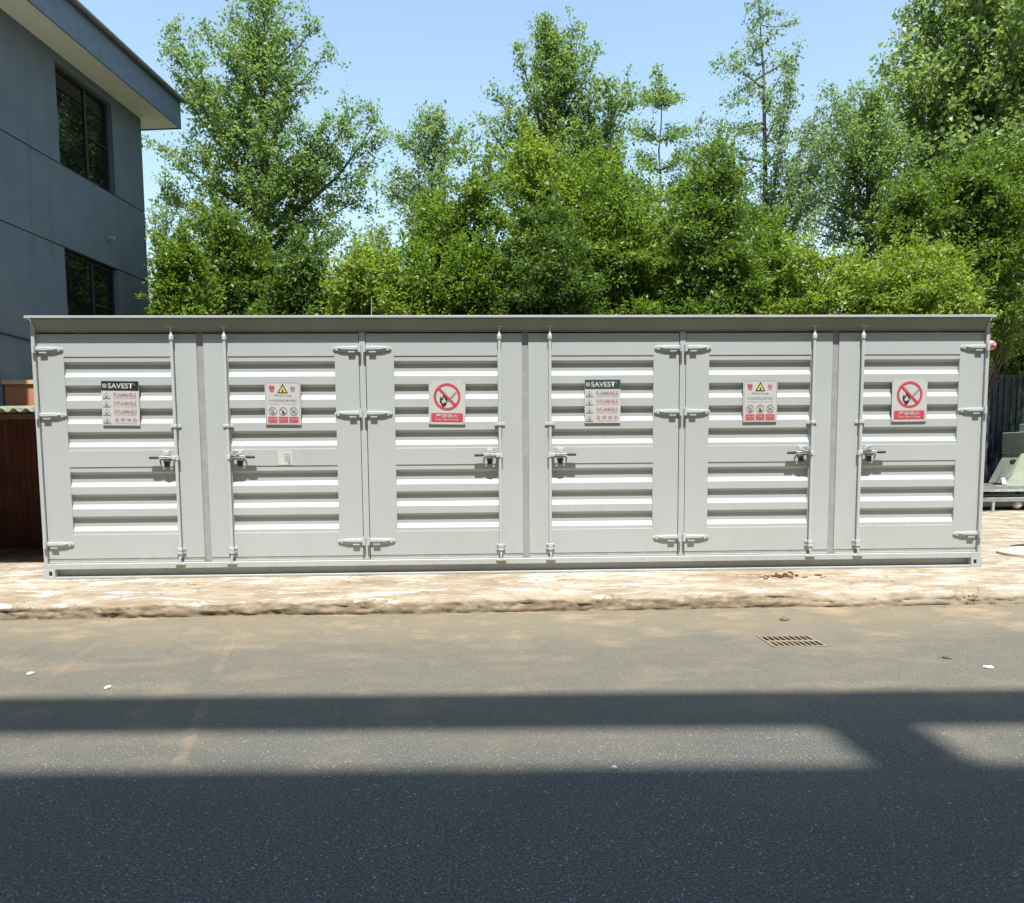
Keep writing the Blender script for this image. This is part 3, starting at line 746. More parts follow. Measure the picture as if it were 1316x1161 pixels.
# ================================================================== DRAIN GRATE
def build_grate():
    t = empty('drain_grate', ((gx0+gx1)/2, (gy0+gy1)/2, 0)); tag(t, 'cast drain grate with two rows of slots set in the road', 'drain')
    mt, n, out = new_mat('dusty_iron'); P = pos(n)
    f = noise(n, P, 30, 5); bsdf(n, out, ramp(n, f, [(0.3, (0.16, 0.125, 0.085)), (0.7, (0.26, 0.21, 0.15))]), 0.8, 0.3); M['iron'] = mt
    hw, hd = (gx1-gx0)/2-.004, (gy1-gy0)/2-.004
    nsl = 9; xs = [-hw]; p = (2*hw-.03)/nsl; holes = set()
    ys = [-hd, -hd+.025, -.018, .018, hd-.025, hd]
    for k in range(nsl):
        a = -hw+.015+k*p; xs += [a+p*.15, a+p*.85]
    xs.append(hw)
    b = MB(); b.plate(xs, ys, {(2*k+1, r) for k in range(nsl) for r in (1, 3)}, -.004, .010)
    b.v = [(x, z, -y) for x, y, z in b.v]
    o = b.build('grating', 'iron', t)
    b = MB()
    b.box(-hw, hw, -hd, hd, -.62, -.60); b.box(-hw-.02, -hw-.001, -hd, hd, -.6, -.012); b.box(hw+.001, hw+.02, -hd, hd, -.6, -.012)
    b.box(-hw, hw, hd+.001, hd+.02, -.6, -.012); b.box(-hw, hw, -hd-.02, -hd-.001, -.6, -.012)
    b.build('drain_pit', 'black', t)
build_grate()

# ================================================================== GREY BUILDING (left)
M['wall_grey'] = simple('grey_blue_render', (0.145, 0.172, 0.195), 0.85, 0.2, 0, 0.10, 1.6, 0.05)
def weathered_wall():
    mt, n, out = new_mat('weathered_grey_render'); P = pos(n)
    a = noise(n, P, 1.4, 6, 0.6); c = (0.145, 0.172, 0.195)
    col = ramp(n, a, [(0.3, tuple(v*.9 for v in c)), (0.7, tuple(v*1.1 for v in c))])
    st = noise(n, mapping(n, P, (5, 5, 0.25)), 1.0, 6, 0.6)
    col = mix(n, maprange(n, st, 0.55, 0.75, 0, 0.45), col, (0.085, 0.095, 0.10))
    col = mix(n, maprange(n, noise(n, mapping(n, P, (3, 3, 0.3)), 1.0, 5), 0.58, 0.74, 0, 0.3), col, (0.24, 0.26, 0.27))
    bsdf(n, out, col, 0.85, 0.2, bump=noise(n, P, 40, 4), bstr=0.15, bdist=0.01); return mt
M['wall_grey'] = weathered_wall()
M['fascia'] = simple('fascia_grey', (0.145, 0.185, 0.235), 0.6, 0.3)
M['soffit'] = simple('soffit_cream', (0.86, 0.82, 0.72), 0.8, 0.2, 0, 0.05)
M['roof_edge'] = simple('roof_flashing', (0.13, 0.14, 0.16), 0.45, 0.5)
M['frame_dark'] = simple('dark_window_frame', (0.022, 0.020, 0.026), 0.4, 0.5)
def glass_mat():
    mt, n, out = new_mat('window_glass')
    b = bsdf(n, out, (0.008, 0.010, 0.011), 0.03, 0.5); return mt
M['glass'] = glass_mat()
def build_left_building():
    d = ray(740, 598); d.z = 0; d.normalize()
    Cn = at(187.5, 300, 9.3); Cn.z = 0
    rz = math.atan2(d.y, d.x)
    T = empty('grey_building', (Cn.x, Cn.y, 0), rz)
    tag(T, 'grey blue rendered building with deep eave and dark windows', 'building')
    nrm = Vector((d.y, -d.x, 0))       # faces the yard
    def fp(px, py):
        r = ray(px, py); t = (Cn-CAMO).dot(nrm)/r.dot(nrm); p = CAMO+r*t
        return (p-Cn).dot(d), p.z
    zA = (fp(0, 165)[1]+fp(180, 271)[1])/2
    zB = (fp(0, 281)[1]+fp(185, 362)[1])/2
    zS = (fp(60, 56)[1]+fp(175, 150)[1])/2
    u0, u1 = fp(74, 150)[0], fp(146, 200)[0]
    uT = fp(73, 81)[1]*.5+fp(141, 132)[1]*.5
    l0, l1 = fp(85.5, 370)[0], fp(152.5, 370)[0]
    lB = fp(120, 418)[1]-0.9
    S = -8.6; th = .24
    bands = [('upper', zA+.012, zS, u0, u1, zA+.012, uT), ('mid', zB+.012, zA-.012, None, None, 0, 0), ('low', 0.0, zB-.012, l0, l1, lB, zB-.012)]
    for nm, za, zb, w0, w1, h0, h1 in bands:
        b = MB()
        if nm == 'mid': b.plate([S, 0], [za, zb], set(), 0, th)
        elif nm == 'upper': b.plate([S, w0, w1, 0], [za, h1, zb], {(1, 0)}, 0, th)
        else: b.plate([S, w0, w1, 0], [za, h0, zb], {(1, 1)}, 0, th)
        b.build('wall_panel', 'wall_grey', T)
    for z in (zA, zB):
        b = MB(); b.box(S, -.003, .022, th-.01, z-.012, z+.012); b.build('joint_strip', 'frame_dark', T)
    b = MB(); b.box(S, 0, th+.01, th+6.0, 0, zS-.01)      # the rest of the body behind the facade
    b.f = [f for k, f in enumerate(b.f) if k not in (2,)]
    b.build('building_body', 'wall_grey', T)
    b = MB(); b.box(S+.1, -.1, th+.9, th+.95, 0.3, zS-.1); b.build('inner_wall', 'frame_dark', T)
    def window(x0, x1, z0, z1, split, tr):
        b = MB(); fw = .06; xm = x0+(x1-x0)*split
        zt_ = z0+(z1-z0)*tr
        b.plate([x0+.002, x0+fw, xm-fw*.55, xm+fw*.55, x1-fw, x1-.002], [z0+.002, z0+fw, zt_-fw*.35, zt_+fw*.35, z1-fw, z1-.002], {(1, 1), (1, 2), (1, 3), (3, 1), (3, 3)}, .10, .16)
        wn = b.build('window', 'frame_dark', T, bevel=.004)
        for (a, c) in ((x0+fw, xm-fw*.55), (xm+fw*.55, x1-fw)):
            for (e, g_) in (((z0+fw, z1-fw),) if a == x0+fw else ((z0+fw, zt_-fw*.35), (zt_+fw*.35, z1-fw))):
                b = MB(); b.box(a, c, .128, .134, e, g_); b.build('pane', 'glass', wn)
        b = MB(); b.box(x0-.0, x1+.0, -.03, .095, z0-.03, z0-.001) if False else None
        return wn
    window(u0, u1, zA+.013, uT, .58, .50)
    window(l0, l1, lB, zB-.013, .58, .62)
    # eave: soffit, fascia, flashing
    ov = .60; fs = fp(182, 152)[1]
    x_end = 0.55
    b = MB(); b.box(S, x_end, -ov, th+6.3, zS, zS+.05); b.build('soffit', 'soffit', T)
    b = MB(); b.box(S, x_end+.03, -ov-.035, -ov-.001, zS-.02, zS+.56); b.build('fascia', 'fascia', T, bevel=.004)
    b = MB(); b.box(x_end+.001, x_end+.030, -ov, th+6.3, zS-.02, zS+.56); b.build('fascia', 'fascia', T, bevel=.004)
    b = MB(); b.prism_yz([(-ov-.09, zS+.561), (-ov-.09, zS+.63), (th+3, zS+1.15), (th+6.4, zS+.63), (th+6.4, zS+.561)], S, x_end+.08); rf = b.build('roof', 'roof_edge', T)
    b = MB(); b.tube([(S, -ov-.115, zS+.58), (x_end+.06, -ov-.115, zS+.58)], .05, 8); b.build('gutter', 'roof_edge', rf)
    # pipe stub
    s_, z_ = fp(139, 306)
    b = MB(); b.tube([(s_, .01, z_), (s_, -.13, z_-.01)], .035, 10); b.build('pipe_stub', 'paint', T)
    s0, z0 = fp(-4, 330)[0], fp(0, 343)[1]
    # drooping cable along the wall
    pts = []
    for px, py in ((-60, 412), (-20, 424), (0, 428.5), (14, 432), (30, 436.5), (60, 441), (130, 446)):
        u, v = fp(px, py); pts.append((u, -.03, v))
    b = MB(); b.tube(pts, .014, 6); b.build('cable', 'frame_dark', T)
    return T
build_left_building()

# ================================================================== ORANGE WALL + SHED (left, beside the container)
M['orange'] = simple('orange_render', (0.50, 0.225, 0.11), 0.85, 0.2, 0, 0.14, 2.2, 0.1)
M['coping'] = simple('pale_coping', (0.62, 0.42, 0.27), 0.85, 0.2)
M['shed_wall'] = simple('red_brown_sheet', (0.17, 0.065, 0.045), 0.7, 0.3, 0, 0.25, 3)
M['shed_roof'] = simple('mossy_fibre_cement', (0.20, 0.21, 0.15), 0.9, 0.2, 0, 0.35, 5, 0.3)
M['timber'] = simple('old_timber', (0.12, 0.09, 0.06), 0.9, 0.2, 0, 0.3, 8)
def build_left_yard():
    p = at(5, 489, 4.45); xr = -5.25
    T = empty('orange_wall', (p.x, 4.45, Z0)); tag(T, 'orange rendered boundary wall with pale coping left of the container', 'wall')
    h = p.z-Z0
    b = MB(); b.box(0, xr-p.x, 0, .22, 0, h-.07); b.build('wall_body', 'orange', T)
    b = MB(); b.box(-.03, xr-p.x, -.03, .25, h-.069, h); b.build('coping', 'coping', T, bevel=.006)
    S = empty('lean_to_shed', (-7.3, 2.3, Z0)); tag(S, 'dark open shed with red brown back wall and corrugated roof', 'shed')
    # back wall of vertical sheets
    x0, x1 = -1.75, 1.62; y_w = 1.42
    nsh = 6; wd = (x1-x0)/nsh
    for k in range(nsh):
        a = x0+k*wd; b = MB(); pts = []
        for j in range(6):
            q = a+j*wd/6; pts += [(q, 0), (q+wd/12-.012, 0), (q+wd/12, .018), (q+wd/6-.012, .018)]
        pts.append((a+wd-.006, 0)); n_ = len(pts)
        b.add([(x, y_w-d, 0) for x, d in pts]+[(x, y_w-d, 2.16) for x, d in pts], [(i_, i_+1, i_+1+n_, i_+n_) for i_ in range(n_-1)])
        b.build('wall_sheet', 'shed_wall', S)
    for x in (x0+.05, x1-.05):
        b = MB(); b.box(x-.04, x+.04, -1.30, -1.22, 0, 1.88); b.build('post', 'timber', S)
    for sx in (x0-.03, x1+.01):
        b = MB(); b.add([(sx, -.2, 0), (sx, y_w, 0), (sx, y_w, 2.15), (sx, -.2, 1.96), (sx+.02, -.2, 0), (sx+.02, y_w, 0), (sx+.02, y_w, 2.15), (sx+.02, -.2, 1.96)], [(0,1,2,3),(7,6,5,4),(0,3,7,4),(1,5,6,2),(3,2,6,7),(0,4,5,1)])
        b.build('side_sheet', 'shed_wall', S)
    b = MB(); b.box(x0, x1, -1.29, -1.23, 1.885, 1.945); b.build('beam', 'timber', S)
    # corrugated roof sheets, wavy front edge
    rng = random.Random(3)
    for k in range(4):
        a = x0-.08+k*(x1-x0+.16)/4; b_ = a+(x1-x0+.16)/4+.02; n_ = 41; vs = []; fs = []
        dz = k*.012; ye = -1.42-rng.uniform(0, .06)
        for (y, z) in ((ye, 1.955), (0, 2.09), (y_w+.12, 2.215)):
            for i_ in range(n_):
                x = a+(b_-a)*i_/(n_-1); vs.append((x, y, z+dz+.024*math.sin(x*2*math.pi/.15)))
        for j in range(2):
            for i_ in range(n_-1): fs.append((j*n_+i_, j*n_+i_+1, (j+1)*n_+i_+1, (j+1)*n_+i_))
        mb = MB(); mb.add(vs, fs); o = mb.build('roof_sheet', 'shed_roof', S, True)
        sm = o.modifiers.new('thick', 'SOLIDIFY'); sm.thickness = .012
build_left_yard()

# ================================================================== RIGHT YARD: fence, machine, lid
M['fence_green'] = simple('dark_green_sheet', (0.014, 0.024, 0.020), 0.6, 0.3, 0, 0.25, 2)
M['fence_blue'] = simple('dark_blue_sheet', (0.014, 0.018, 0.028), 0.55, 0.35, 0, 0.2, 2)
M['mach_green'] = simple('pale_green_enamel', (0.27, 0.31, 0.225), 0.5, 0.4, 0, 0.12, 3)
M['mach_grey'] = simple('grey_green_enamel', (0.29, 0.33, 0.27), 0.55, 0.4, 0, 0.12, 3)
M['white_plastic'] = simple('white_plastic', (0.70, 0.70, 0.67), 0.5)
M['concrete_pale'] = simple('pale_concrete', (0.52, 0.44, 0.33), 0.9, 0.2, 0, 0.15, 8, 0.2)
def build_right_yard():
    fx = at(1262, 600, 12.3).x
    T = empty('sheet_fence', (fx, 12.3, Z0)); tag(T, 'tall dark green and blue sheet metal fence right of the container', 'fence')
    wd = .52; xs = -3.0
    k = 0
    while xs < 9.5:
        b = MB(); n_ = 5
        b.box(xs+.004, xs+wd-.004, 0, .03, 0, 3.55 if xs > -.1 else 3.5)
        for j in range(3): b.box(xs+.08+j*.16, xs+.12+j*.16, -.022, -.001, .02, 3.48)
        b.v = b.v
        o = MB(); o.box(xs+.004, xs+wd-.004, 0, .03, 0, 3.55); pn = o.build('fence_panel', 'fence_blue' if -.1 < xs < .5 else 'fence_green', T)
        for j in range(3):
            r = MB(); r.box(xs+.08+j*.16, xs+.12+j*.16, -.022, -.001, .02, 3.48); r.build('panel_rib', pn.data.materials[0], pn)
        xs += wd; k += 1
    # fence shade is put into its dark sheet colours; no roof is built
    # machine on its galvanised frame
    g = at_z(1276, 657, Z0)
    T = empty('hopper_machine', (g.x, g.y, Z0)); tag(T, 'pale green hopper machine on a galvanised steel frame', 'machine')
    Yc = g.y
    def lp(px, py, dy=0.0):
        p = at(px, py, Yc+dy); return p.x-g.x, p.z-Z0
    zr1 = lp(1290, 624)[1]; zr0 = lp(1290, 633)[1]; zr2 = lp(1290, 643)[1]
    for (za, zb, nm) in ((zr0+.02, zr1, 'upper_rail'), (zr2-.03, zr2+.07, 'lower_rail')):
        b = MB(); b.plate([-.32, 4.2], [za, zb], set(), -.03, .02); b.box(-.32, 4.2, -.06, -.031, zb-.022, zb); b.build(nm, 'steel', T)
        b = MB(); b.plate([-.32, 4.2], [za, zb], set(), 1.6, 1.65); b.build(nm, 'steel', T)
    for x in (0.0, 1.9, 3.8):
        for y in (0.0, 1.6):
            b = MB(); b.box(x-.03, x+.03, y-.02, y+.04, 0, zr2-.031); b.build('leg', 'steel', T, bevel=.004)
    b = MB(); b.box(-.32, 4.2, .03, 1.59, zr1-.10, zr1-.02); b.build('deck', 'steel', T)
    b = MB(); b.box(-.30, 4.2, .5, 1.5, .10, .30); b.build('lower_tray', 'mach_grey', T)
    # flared hopper body
    x0, z0 = lp(1279, 621, 1.2); x1, z1 = lp(1293, 584, 1.2); xt, zt = lp(1293, 556, 1.0)
    x2 = x0+3.6
    b = MB(); b.add([(x0,.25,z0),(x2,.25,z0),(x2,1.5,z0),(x0,1.5,z0),(x1,.45,z1),(x2-.35,.45,z1),(x2-.35,1.3,z1),(x1,1.3,z1)], [(0,3,2,1),(0,1,5,4),(1,2,6,5),(2,3,7,6),(3,0,4,7),(4,5,6,7)])
    b.build('hopper', 'mach_grey', T, bevel=.01)
    b = MB(); b.box(x1-.03, x2-.3, .40, 1.35, z1+.002, zt); b.build('hopper_top', 'mach_grey', T, bevel=.015)
    b = MB(); b.box(x1+.35, x2-.6, .5, 1.25, zt+.002, zt+.22); b.build('hopper_lid', 'mach_grey', T, bevel=.015)
    xa, za = lp(1291, 624, .1); xb, zb = lp(1318, 583, .1)
    b = MB(); b.add([(xa,.02,za),(x2,.02,za),(x2,.24,za),(xa,.24,za),(xb,.20,zb),(x2,.20,zb),(x2,.28,zb),(xb,.28,zb)], [(0,3,2,1),(0,1,5,4),(1,2,6,5),(2,3,7,6),(3,0,4,7),(4,5,6,7)])
    b.build('guard_plate', 'mach_green', T, bevel=.006)
    px_, pz_ = lp(1303, 594, .3)
    b = MB(); b.tube([(px_, .36, pz_), (px_, .29, pz_)], .065, 12); b.build('port', 'black', T)
    px_, pz_ = lp(1290, 619, 0)
    b = MB(); b.prism_xz([(px_-.03, pz_-.06), (px_+.10, pz_-.06), (px_+.02, pz_+.10), (px_-.06, pz_+.08)], .0, .018); b.build('bracket', 'white_plastic', T)
    px_, pz_ = lp(1307, 650, .2)
    b = MB(); b.tube([(px_-.09, .2, pz_), (px_-.03, .2, pz_), (px_+.05, .2, pz_+.02), (px_+.10, .2, pz_+.02)], [.05, .085, .085, .05], 10); b.tube([(px_, .2, pz_), (px_, .2, pz_+.2)], .03, 8); b.build('valve', 'white_plastic', T, smooth=True)
    # round lid lying on the apron
    p = at_z(1290, 714, Z0)
    r = .52
    b = MB(); b.tube([(0, 0, .0), (0, 0, .035), (0, 0, .045)], [r, r, r-.012], 40)
    o = b.build('round_cover', 'concrete_pale'); o.location = (p.x+r, p.y, Z0+.001); tag(o, 'pale round concrete cover lying on the apron right of the container', 'cover')
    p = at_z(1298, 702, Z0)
    b = MB(); b.prism_xy([(0, 0), (.9, -.14), (.95, .2), (.5, .26)], 0, .012); o = b.build('shadow_sheet', 'grip'); o.location = (p.x, p.y, Z0+.003)  # dark sheet laid where only a shadow from out of view falls
    tag(o, 'dark flat sheet in place of a shadow behind the round cover', 'shadow')
build_right_yard()

# ================================================================== BUILDING BEHIND THE VIEWER (its roof frame shades the road)
M['block_wall'] = simple('block_render', (0.30, 0.30, 0.29), 0.85, 0.2)
def build_block():
    k = math.tan(R(SUN_EL))
    yw = -16.2; Hr = 20.0; rz = -.038
    e0 = -5.845; e1 = -5.25; e2 = -4.61          # shadow edges on the road
    off = Hr/k
    T = empty('office_block', (0, yw, 0), rz); tag(T, 'tall office block behind the viewer whose roof frame shades the road', 'building')
    b = MB(); b.box(-26, 26, -11, 0, 0, Hr-.4); b.build('block_body', 'block_wall', T)
    b = MB(); b.box(-26.3, 26.3, -11.3, e0-off-yw, Hr-.399, Hr); b.build('roof_slab', 'block_wall', T)
    b = MB(); b.box(-26.3, 26.3, e1-off-yw, e2-off-yw, Hr-.15, Hr); b.build('frame_beam', 'block_wall', T)
    for q in range(-5, 6):
        xc = 1.53+rz*(e0-off-yw)+q*5.1
        b = MB(); b.box(xc-.265, xc+.265, e0-off-yw+.002, e1-off-yw-.002, Hr-.15, Hr-.002); b.build('frame_bracket', 'block_wall', T)
    for fl in range(5):
        for q in range(-6, 7):
            xc = q*3.8; z = 1.2+fl*3.4
            b = MB(); b.box(xc-1.1, xc+1.1, .004, .05, z, z+1.7); wn = b.build('window', 'frame_dark', T)
            for s_ in (-1, 1):
                b = MB(); b.box(min(xc+s_*.05, xc+s_*1.04), max(xc+s_*.05, xc+s_*1.04), .052, .058, z+.06, z+1.64); b.build('pane', 'glass', wn)
build_block()

# ================================================================== TREES
def leaf_mesh(name, A, n_per, spread, size, rng, mat, up=0.55, wfac=0.5, droop=0.0, outward=None, tint_bias=0.0):
    """A: anchor points (N,3) -> folded leaf quads scattered round each anchor"""
    N = len(A)*n_per
    P = np.repeat(A, n_per, 0) + rng.normal(0, 1, (N, 3))*spread
    nrm = rng.normal(0, 1, (N, 3))*0.75; nrm[:, 2] += up
    nrm /= np.linalg.norm(nrm, axis=1)[:, None]+1e-9
    d = rng.normal(0, 1, (N, 3)); d[:, 2] -= droop
    if outward is not None: d += np.repeat(outward, n_per, 0)*1.3
    d -= nrm*(d*nrm).sum(1)[:, None]; d /= np.linalg.norm(d, axis=1)[:, None]+1e-9
    s = np.cross(nrm, d)
    L = size*(rng.uniform(.55, 1.2, N)*np.repeat(rng.uniform(.7, 1.25, len(A)), n_per))[:, None]; Wd = L*wfac
    lift = nrm*Wd*0.28
    V = np.empty((N, 4, 3)); V[:, 0] = P; V[:, 1] = P+d*L*.45+s*Wd*.5+lift; V[:, 2] = P+d*L; V[:, 3] = P+d*L*.45-s*Wd*.5+lift
    clump = np.repeat(rng.uniform(-.22, .22, len(A)), n_per)
    t = np.clip(rng.uniform(.1, .9, N)+clump+tint_bias, 0, 1)
    me = bpy.data.meshes.new(name)
    me.vertices.add(N*4); me.vertices.foreach_set('co', V.astype(np.float32).ravel())
    me.loops.add(N*4); me.loops.foreach_set('vertex_index', np.arange(N*4, dtype=np.int32))
    me.polygons.add(N); me.polygons.foreach_set('loop_start', np.arange(0, N*4, 4, dtype=np.int32))
    me.update(calc_edges=True)
    at_ = me.attributes.new('tint', 'FLOAT', 'POINT'); at_.data.foreach_set('value', np.repeat(t, 4).astype(np.float32))
    me.materials.append(M[mat])
    return me
def nrmz(v): return v/(np.linalg.norm(v)+1e-9)
def limb(rng, p0, d, L, n, bend, jit):
    pts = [np.array(p0, float)]; d = nrmz(np.array(d, float))
    for k in range(n):
        d = nrmz(d + np.array([0, 0, bend])/n + rng.normal(0, jit, 3)); pts.append(pts[-1]+d*L/n)
    return np.array(pts)
def along(pts, u):
    k = u*(len(pts)-1); i_ = min(int(k), len(pts)-2); f = k-i_
    return pts[i_]*(1-f)+pts[i_+1]*f, nrmz(pts[i_+1]-pts[i_])
def grow_tree(name, label, base, trunk_pts, r0, limbs, mat, seed, leaf=.075, n_per=6, spread=.085, step=.11, sec_step=.26, sec_len=.36,
              cat='tree', group=None, bark='bark_grey', wfac=.62, sec_up=.35, leaf_from=.15, twig=True, droop=0.0, trunk_leaf_from=1.1):
    """limbs: list of (u on trunk, target point or (dir, length), bend)"""
    rng = np.random.default_rng(seed)
    T = empty(name, tuple(base)); tag(T, label, cat, group)
    base = np.array(base, float)
    wood = MB(); A = []
    tp = np.array([np.array(p, float) for p in trunk_pts])
    # resample the trunk smoothly
    tt = np.linspace(0, len(tp)-1, 14); tp = np.stack([np.interp(tt, np.arange(len(tp)), tp[:, k]) for k in range(3)], 1)
    tp[1:-1] += rng.normal(0, .02, (12, 3))
    hgt = tp[-1, 2]-tp[0, 2]
    wood.tube([tuple(p-base) for p in tp], [max(.012, r0*(1-k/13.0)**.85) for k in range(14)], 8)
    def leafy(pts, L, u0, st=step):
        m_ = max(2, int(L*(1-u0)/st))
        for u in np.linspace(u0, 1, m_):
          if rng.random() > .12: A.append(along(pts, u)[0]+rng.normal(0, .03, 3))
    if trunk_leaf_from < 1: leafy(tp, hgt, trunk_leaf_from, .07)
    for (u, tgt, bend) in limbs:
        p0, td = along(tp, u)
        if len(tgt) == 2: d, L = tgt
        else:
            d = np.array(tgt, float)-p0; L = float(np.linalg.norm(d))
            if bend: d = d/L-np.array([0, 0, bend*.5])
        pts = limb(rng, p0, d, L, 7, bend, .05)
        if len(tgt) == 3: pts += np.linspace(0, 1, 8)[:, None]*(np.array(tgt, float)-pts[-1])
        rb = max(.012, min(r0*(1-u)**.8*.7, .016+.018*L))
        wood.tube([tuple(p-base) for p in pts], [max(.005, rb*(1-k/7.6)) for k in range(8)], 5, False)
        leafy(pts, L, leaf_from)
        ns = max(2, int(L/sec_step))
        for j in range(ns):
            us = .12+.86*(j+rng.uniform(.1, .9))/ns
            q, pd = along(pts, us)
            side = nrmz(np.cross(pd, rng.normal(0, 1, 3)))
            sd = nrmz(pd*rng.uniform(.35, .9)+side*1.0+np.array([0, 0, sec_up]))
            SL = max(.16, sec_len*L*(1-.65*us)*rng.uniform(.6, 1.2)); SL = min(SL, 1.3)
            sp = limb(rng, q, sd, SL, 4, .15-droop, .10)
            wood.tube([tuple(p-base) for p in sp], [.010, .008, .006, .005, .003], 3, False)
            leafy(sp, SL, .2)
            if twig and SL > .45:
                for _ in range(int(SL/.22)):
                    uu = rng.uniform(.25, .95); q2, d2 = along(sp, uu)
                    d3 = nrmz(d2+rng.normal(0, .8, 3)+np.array([0, 0, sec_up*.6])); TL = rng.uniform(.15, .38)
                    tw = limb(rng, q2, d3, TL, 2, .0, .08); leafy(tw, TL, .2)
                    wood.tube([tuple(p-base) for p in tw], [.005, .004, .002], 3, False)
    A = np.array(A)-base
    wood.build('trunk', bark, T, smooth=True, fix=False)
    me = leaf_mesh('crown', A, n_per, spread, leaf, rng, mat, wfac=wfac, droop=droop)
    put('crown', me, None, T)
    return T
def radial(rng, n, u0, u1, Lf, e0, e1, az0=0.0, ratio=2.399):
    out = []
    for k in range(n):
        t = k/max(1, n-1); u = u0+(u1-u0)*t
        az = az0+k*ratio+rng.uniform(-.3, .3); el = R(e0+(e1-e0)*t+rng.uniform(-8, 8))
        out.append((u, (np.array([math.cos(az)*math.cos(el), math.sin(az)*math.cos(el), math.sin(el)]), Lf(t)*rng.uniform(.6, 1.3)), rng.uniform(.1, .6)))
    return out
def V3(p): return (p.x, p.y, p.z)
def base_at(px, Y): p = at(px, 500, Y); return (p.x, Y, Z0)

def t_pts(px_path, Y):
    b = at(px_path[0][0], px_path[0][1], Y)
    pts = [(b.x, Y, Z0)]
    for px, py in px_path: pts.append(V3(at(px, py, Y)))
    return pts
def tree_from(name, label, Y, path, r0, tips, mat, seed, n_rad=0, rad=None, **kw):
    """path: trunk pixels bottom to top; tips: (u, px, py, dY, bend)"""
    rng = np.random.default_rng(seed+100)
    tp = t_pts(path, Y); L = []
    for (u, px, py, dy, bend) in tips: L.append((u, V3(at(px, py, Y+dy)), bend))
    if rad: L += radial(rng, *rad)
    return grow_tree(name, label, (tp[0][0], Y, Z0), tp, r0, L, mat, seed, **kw)

# 1 broad ginkgo beside the grey building
tips = [(.62, 214, 36, .2, .5), (.70, 262, 30, -.4, .5), (.80, 300, 4, .2, .4), (.82, 372, 4, .1, .5), (.78, 408, 26, .3, .5), (.70, 420, 66, -.3, .5), (.60, 222, 92, -.2, .4),
        (.52, 236, 120, .4, .4), (.45, 212, 188, .3, .4), (.42, 482, 158, .3, .6), (.47, 462, 135, -.3, .6), (.40, 466, 255, .2, .2), (.38, 232, 250, -.3, .4), (.50, 425, 150, -.6, .5), (.36, 440, 300, .3, .2), (.33, 236, 300, .2, .3)]
tree_from('ginkgo_tree', 'broad dense ginkgo tree rising beside the grey building', 10.8, [(345, 400), (340, 250), (338, 120), (340, -18)], .17, tips, 'leaf_ginkgo', 11,
          rad=(58, .20, .97, lambda t: 2.0*(1-t)**.62+.35, 30, 68), leaf=.090, n_per=15, spread=.075, step=.120, sec_len=.42, sec_step=.20, group='trees behind the container')
# small pale tree left of it
tree_from('pale_tree', 'small pale young tree between grey building and the broad ginkgo', 13.5, [(214, 420), (214, 320), (213, 224)], .07, [(.6, 195, 262, .2, .3), (.6, 244, 268, .1, .3), (.5, 232, 300, 0, .2), (.5, 196, 300, -.3, .2)], 'leaf_pale', 12,
          rad=(24, .35, .97, lambda t: 1.15*(1-t)+.35, 15, 50), leaf=.10, n_per=9, spread=.075, step=.09, sec_step=.2, group='trees behind the container')
# distant hazy tree with sideways arms
tips = [(.86, 492, 168, .2, .4), (.80, 512, 178, -.2, .4), (.62, 482, 240, .1, .3), (.60, 500, 222, .3, .5), (.84, 597, 162, .1, .6), (.78, 590, 178, .3, .5), (.9, 575, 150, 0, .3), (.88, 530, 158, 0, .4), (.52, 500, 262, 0, .2)]
tree_from('slim_tree', 'slim distant tree with side arms left of the sky gap', 15.5, [(560, 420), (556, 300), (554, 220), (556, 152)], .12, tips, 'leaf_pale', 13,
          rad=(40, .42, .97, lambda t: 1.0*(1-t)**.8+.40, 15, 60), leaf=.105, n_per=12, spread=.10, step=.085, sec_step=.2, group='trees behind the container')
tree_from('low_pale_tree', 'low pale round tree in the gap below the sky patch', 14.5, [(490, 430), (490, 370), (488, 296)], .08, [(.7, 455, 306, 0, .2), (.7, 528, 318, 0, .2), (.6, 452, 338, .2, .2)], 'leaf_pale', 14,
          rad=(34, .4, .95, lambda t: .9*(1-t)+.4, 5, 50), leaf=.105, n_per=12, spread=.10, step=.09, sec_step=.2, group='trees behind the container')
# 3 tall multi-leader tree in the middle
tips = [(.70, 690, 18, .2, .3), (.68, 738, 32, -.2, .3), (.62, 768, 62, .2, .3), (.60, 668, 66, -.3, .3), (.45, 620, 152, .1, .4), (.50, 642, 118, .3, .4), (.42, 640, 190, -.4, .3), (.46, 812, 108, .2, .5),
        (.44, 800, 125, -.3, .5), (.40, 795, 160, .3, .4), (.55, 772, 100, -.4, .4), (.36, 620, 215, .2, .3), (.36, 800, 205, 0, .3), (.66, 715, 40, 0, .2)]
tree_from('tall_tree', 'tall many topped tree left of the slender whorled tree', 9.0, [(716, 410), (712, 250), (706, 120), (704, 34)], .16, tips, 'leaf_ginkgo', 15,
          rad=(52, .22, .97, lambda t: 1.6*(1-t)**.75+.3, 38, 72), leaf=.082, n_per=16, spread=.068, step=.115, sec_len=.42, sec_step=.20, group='trees behind the container')
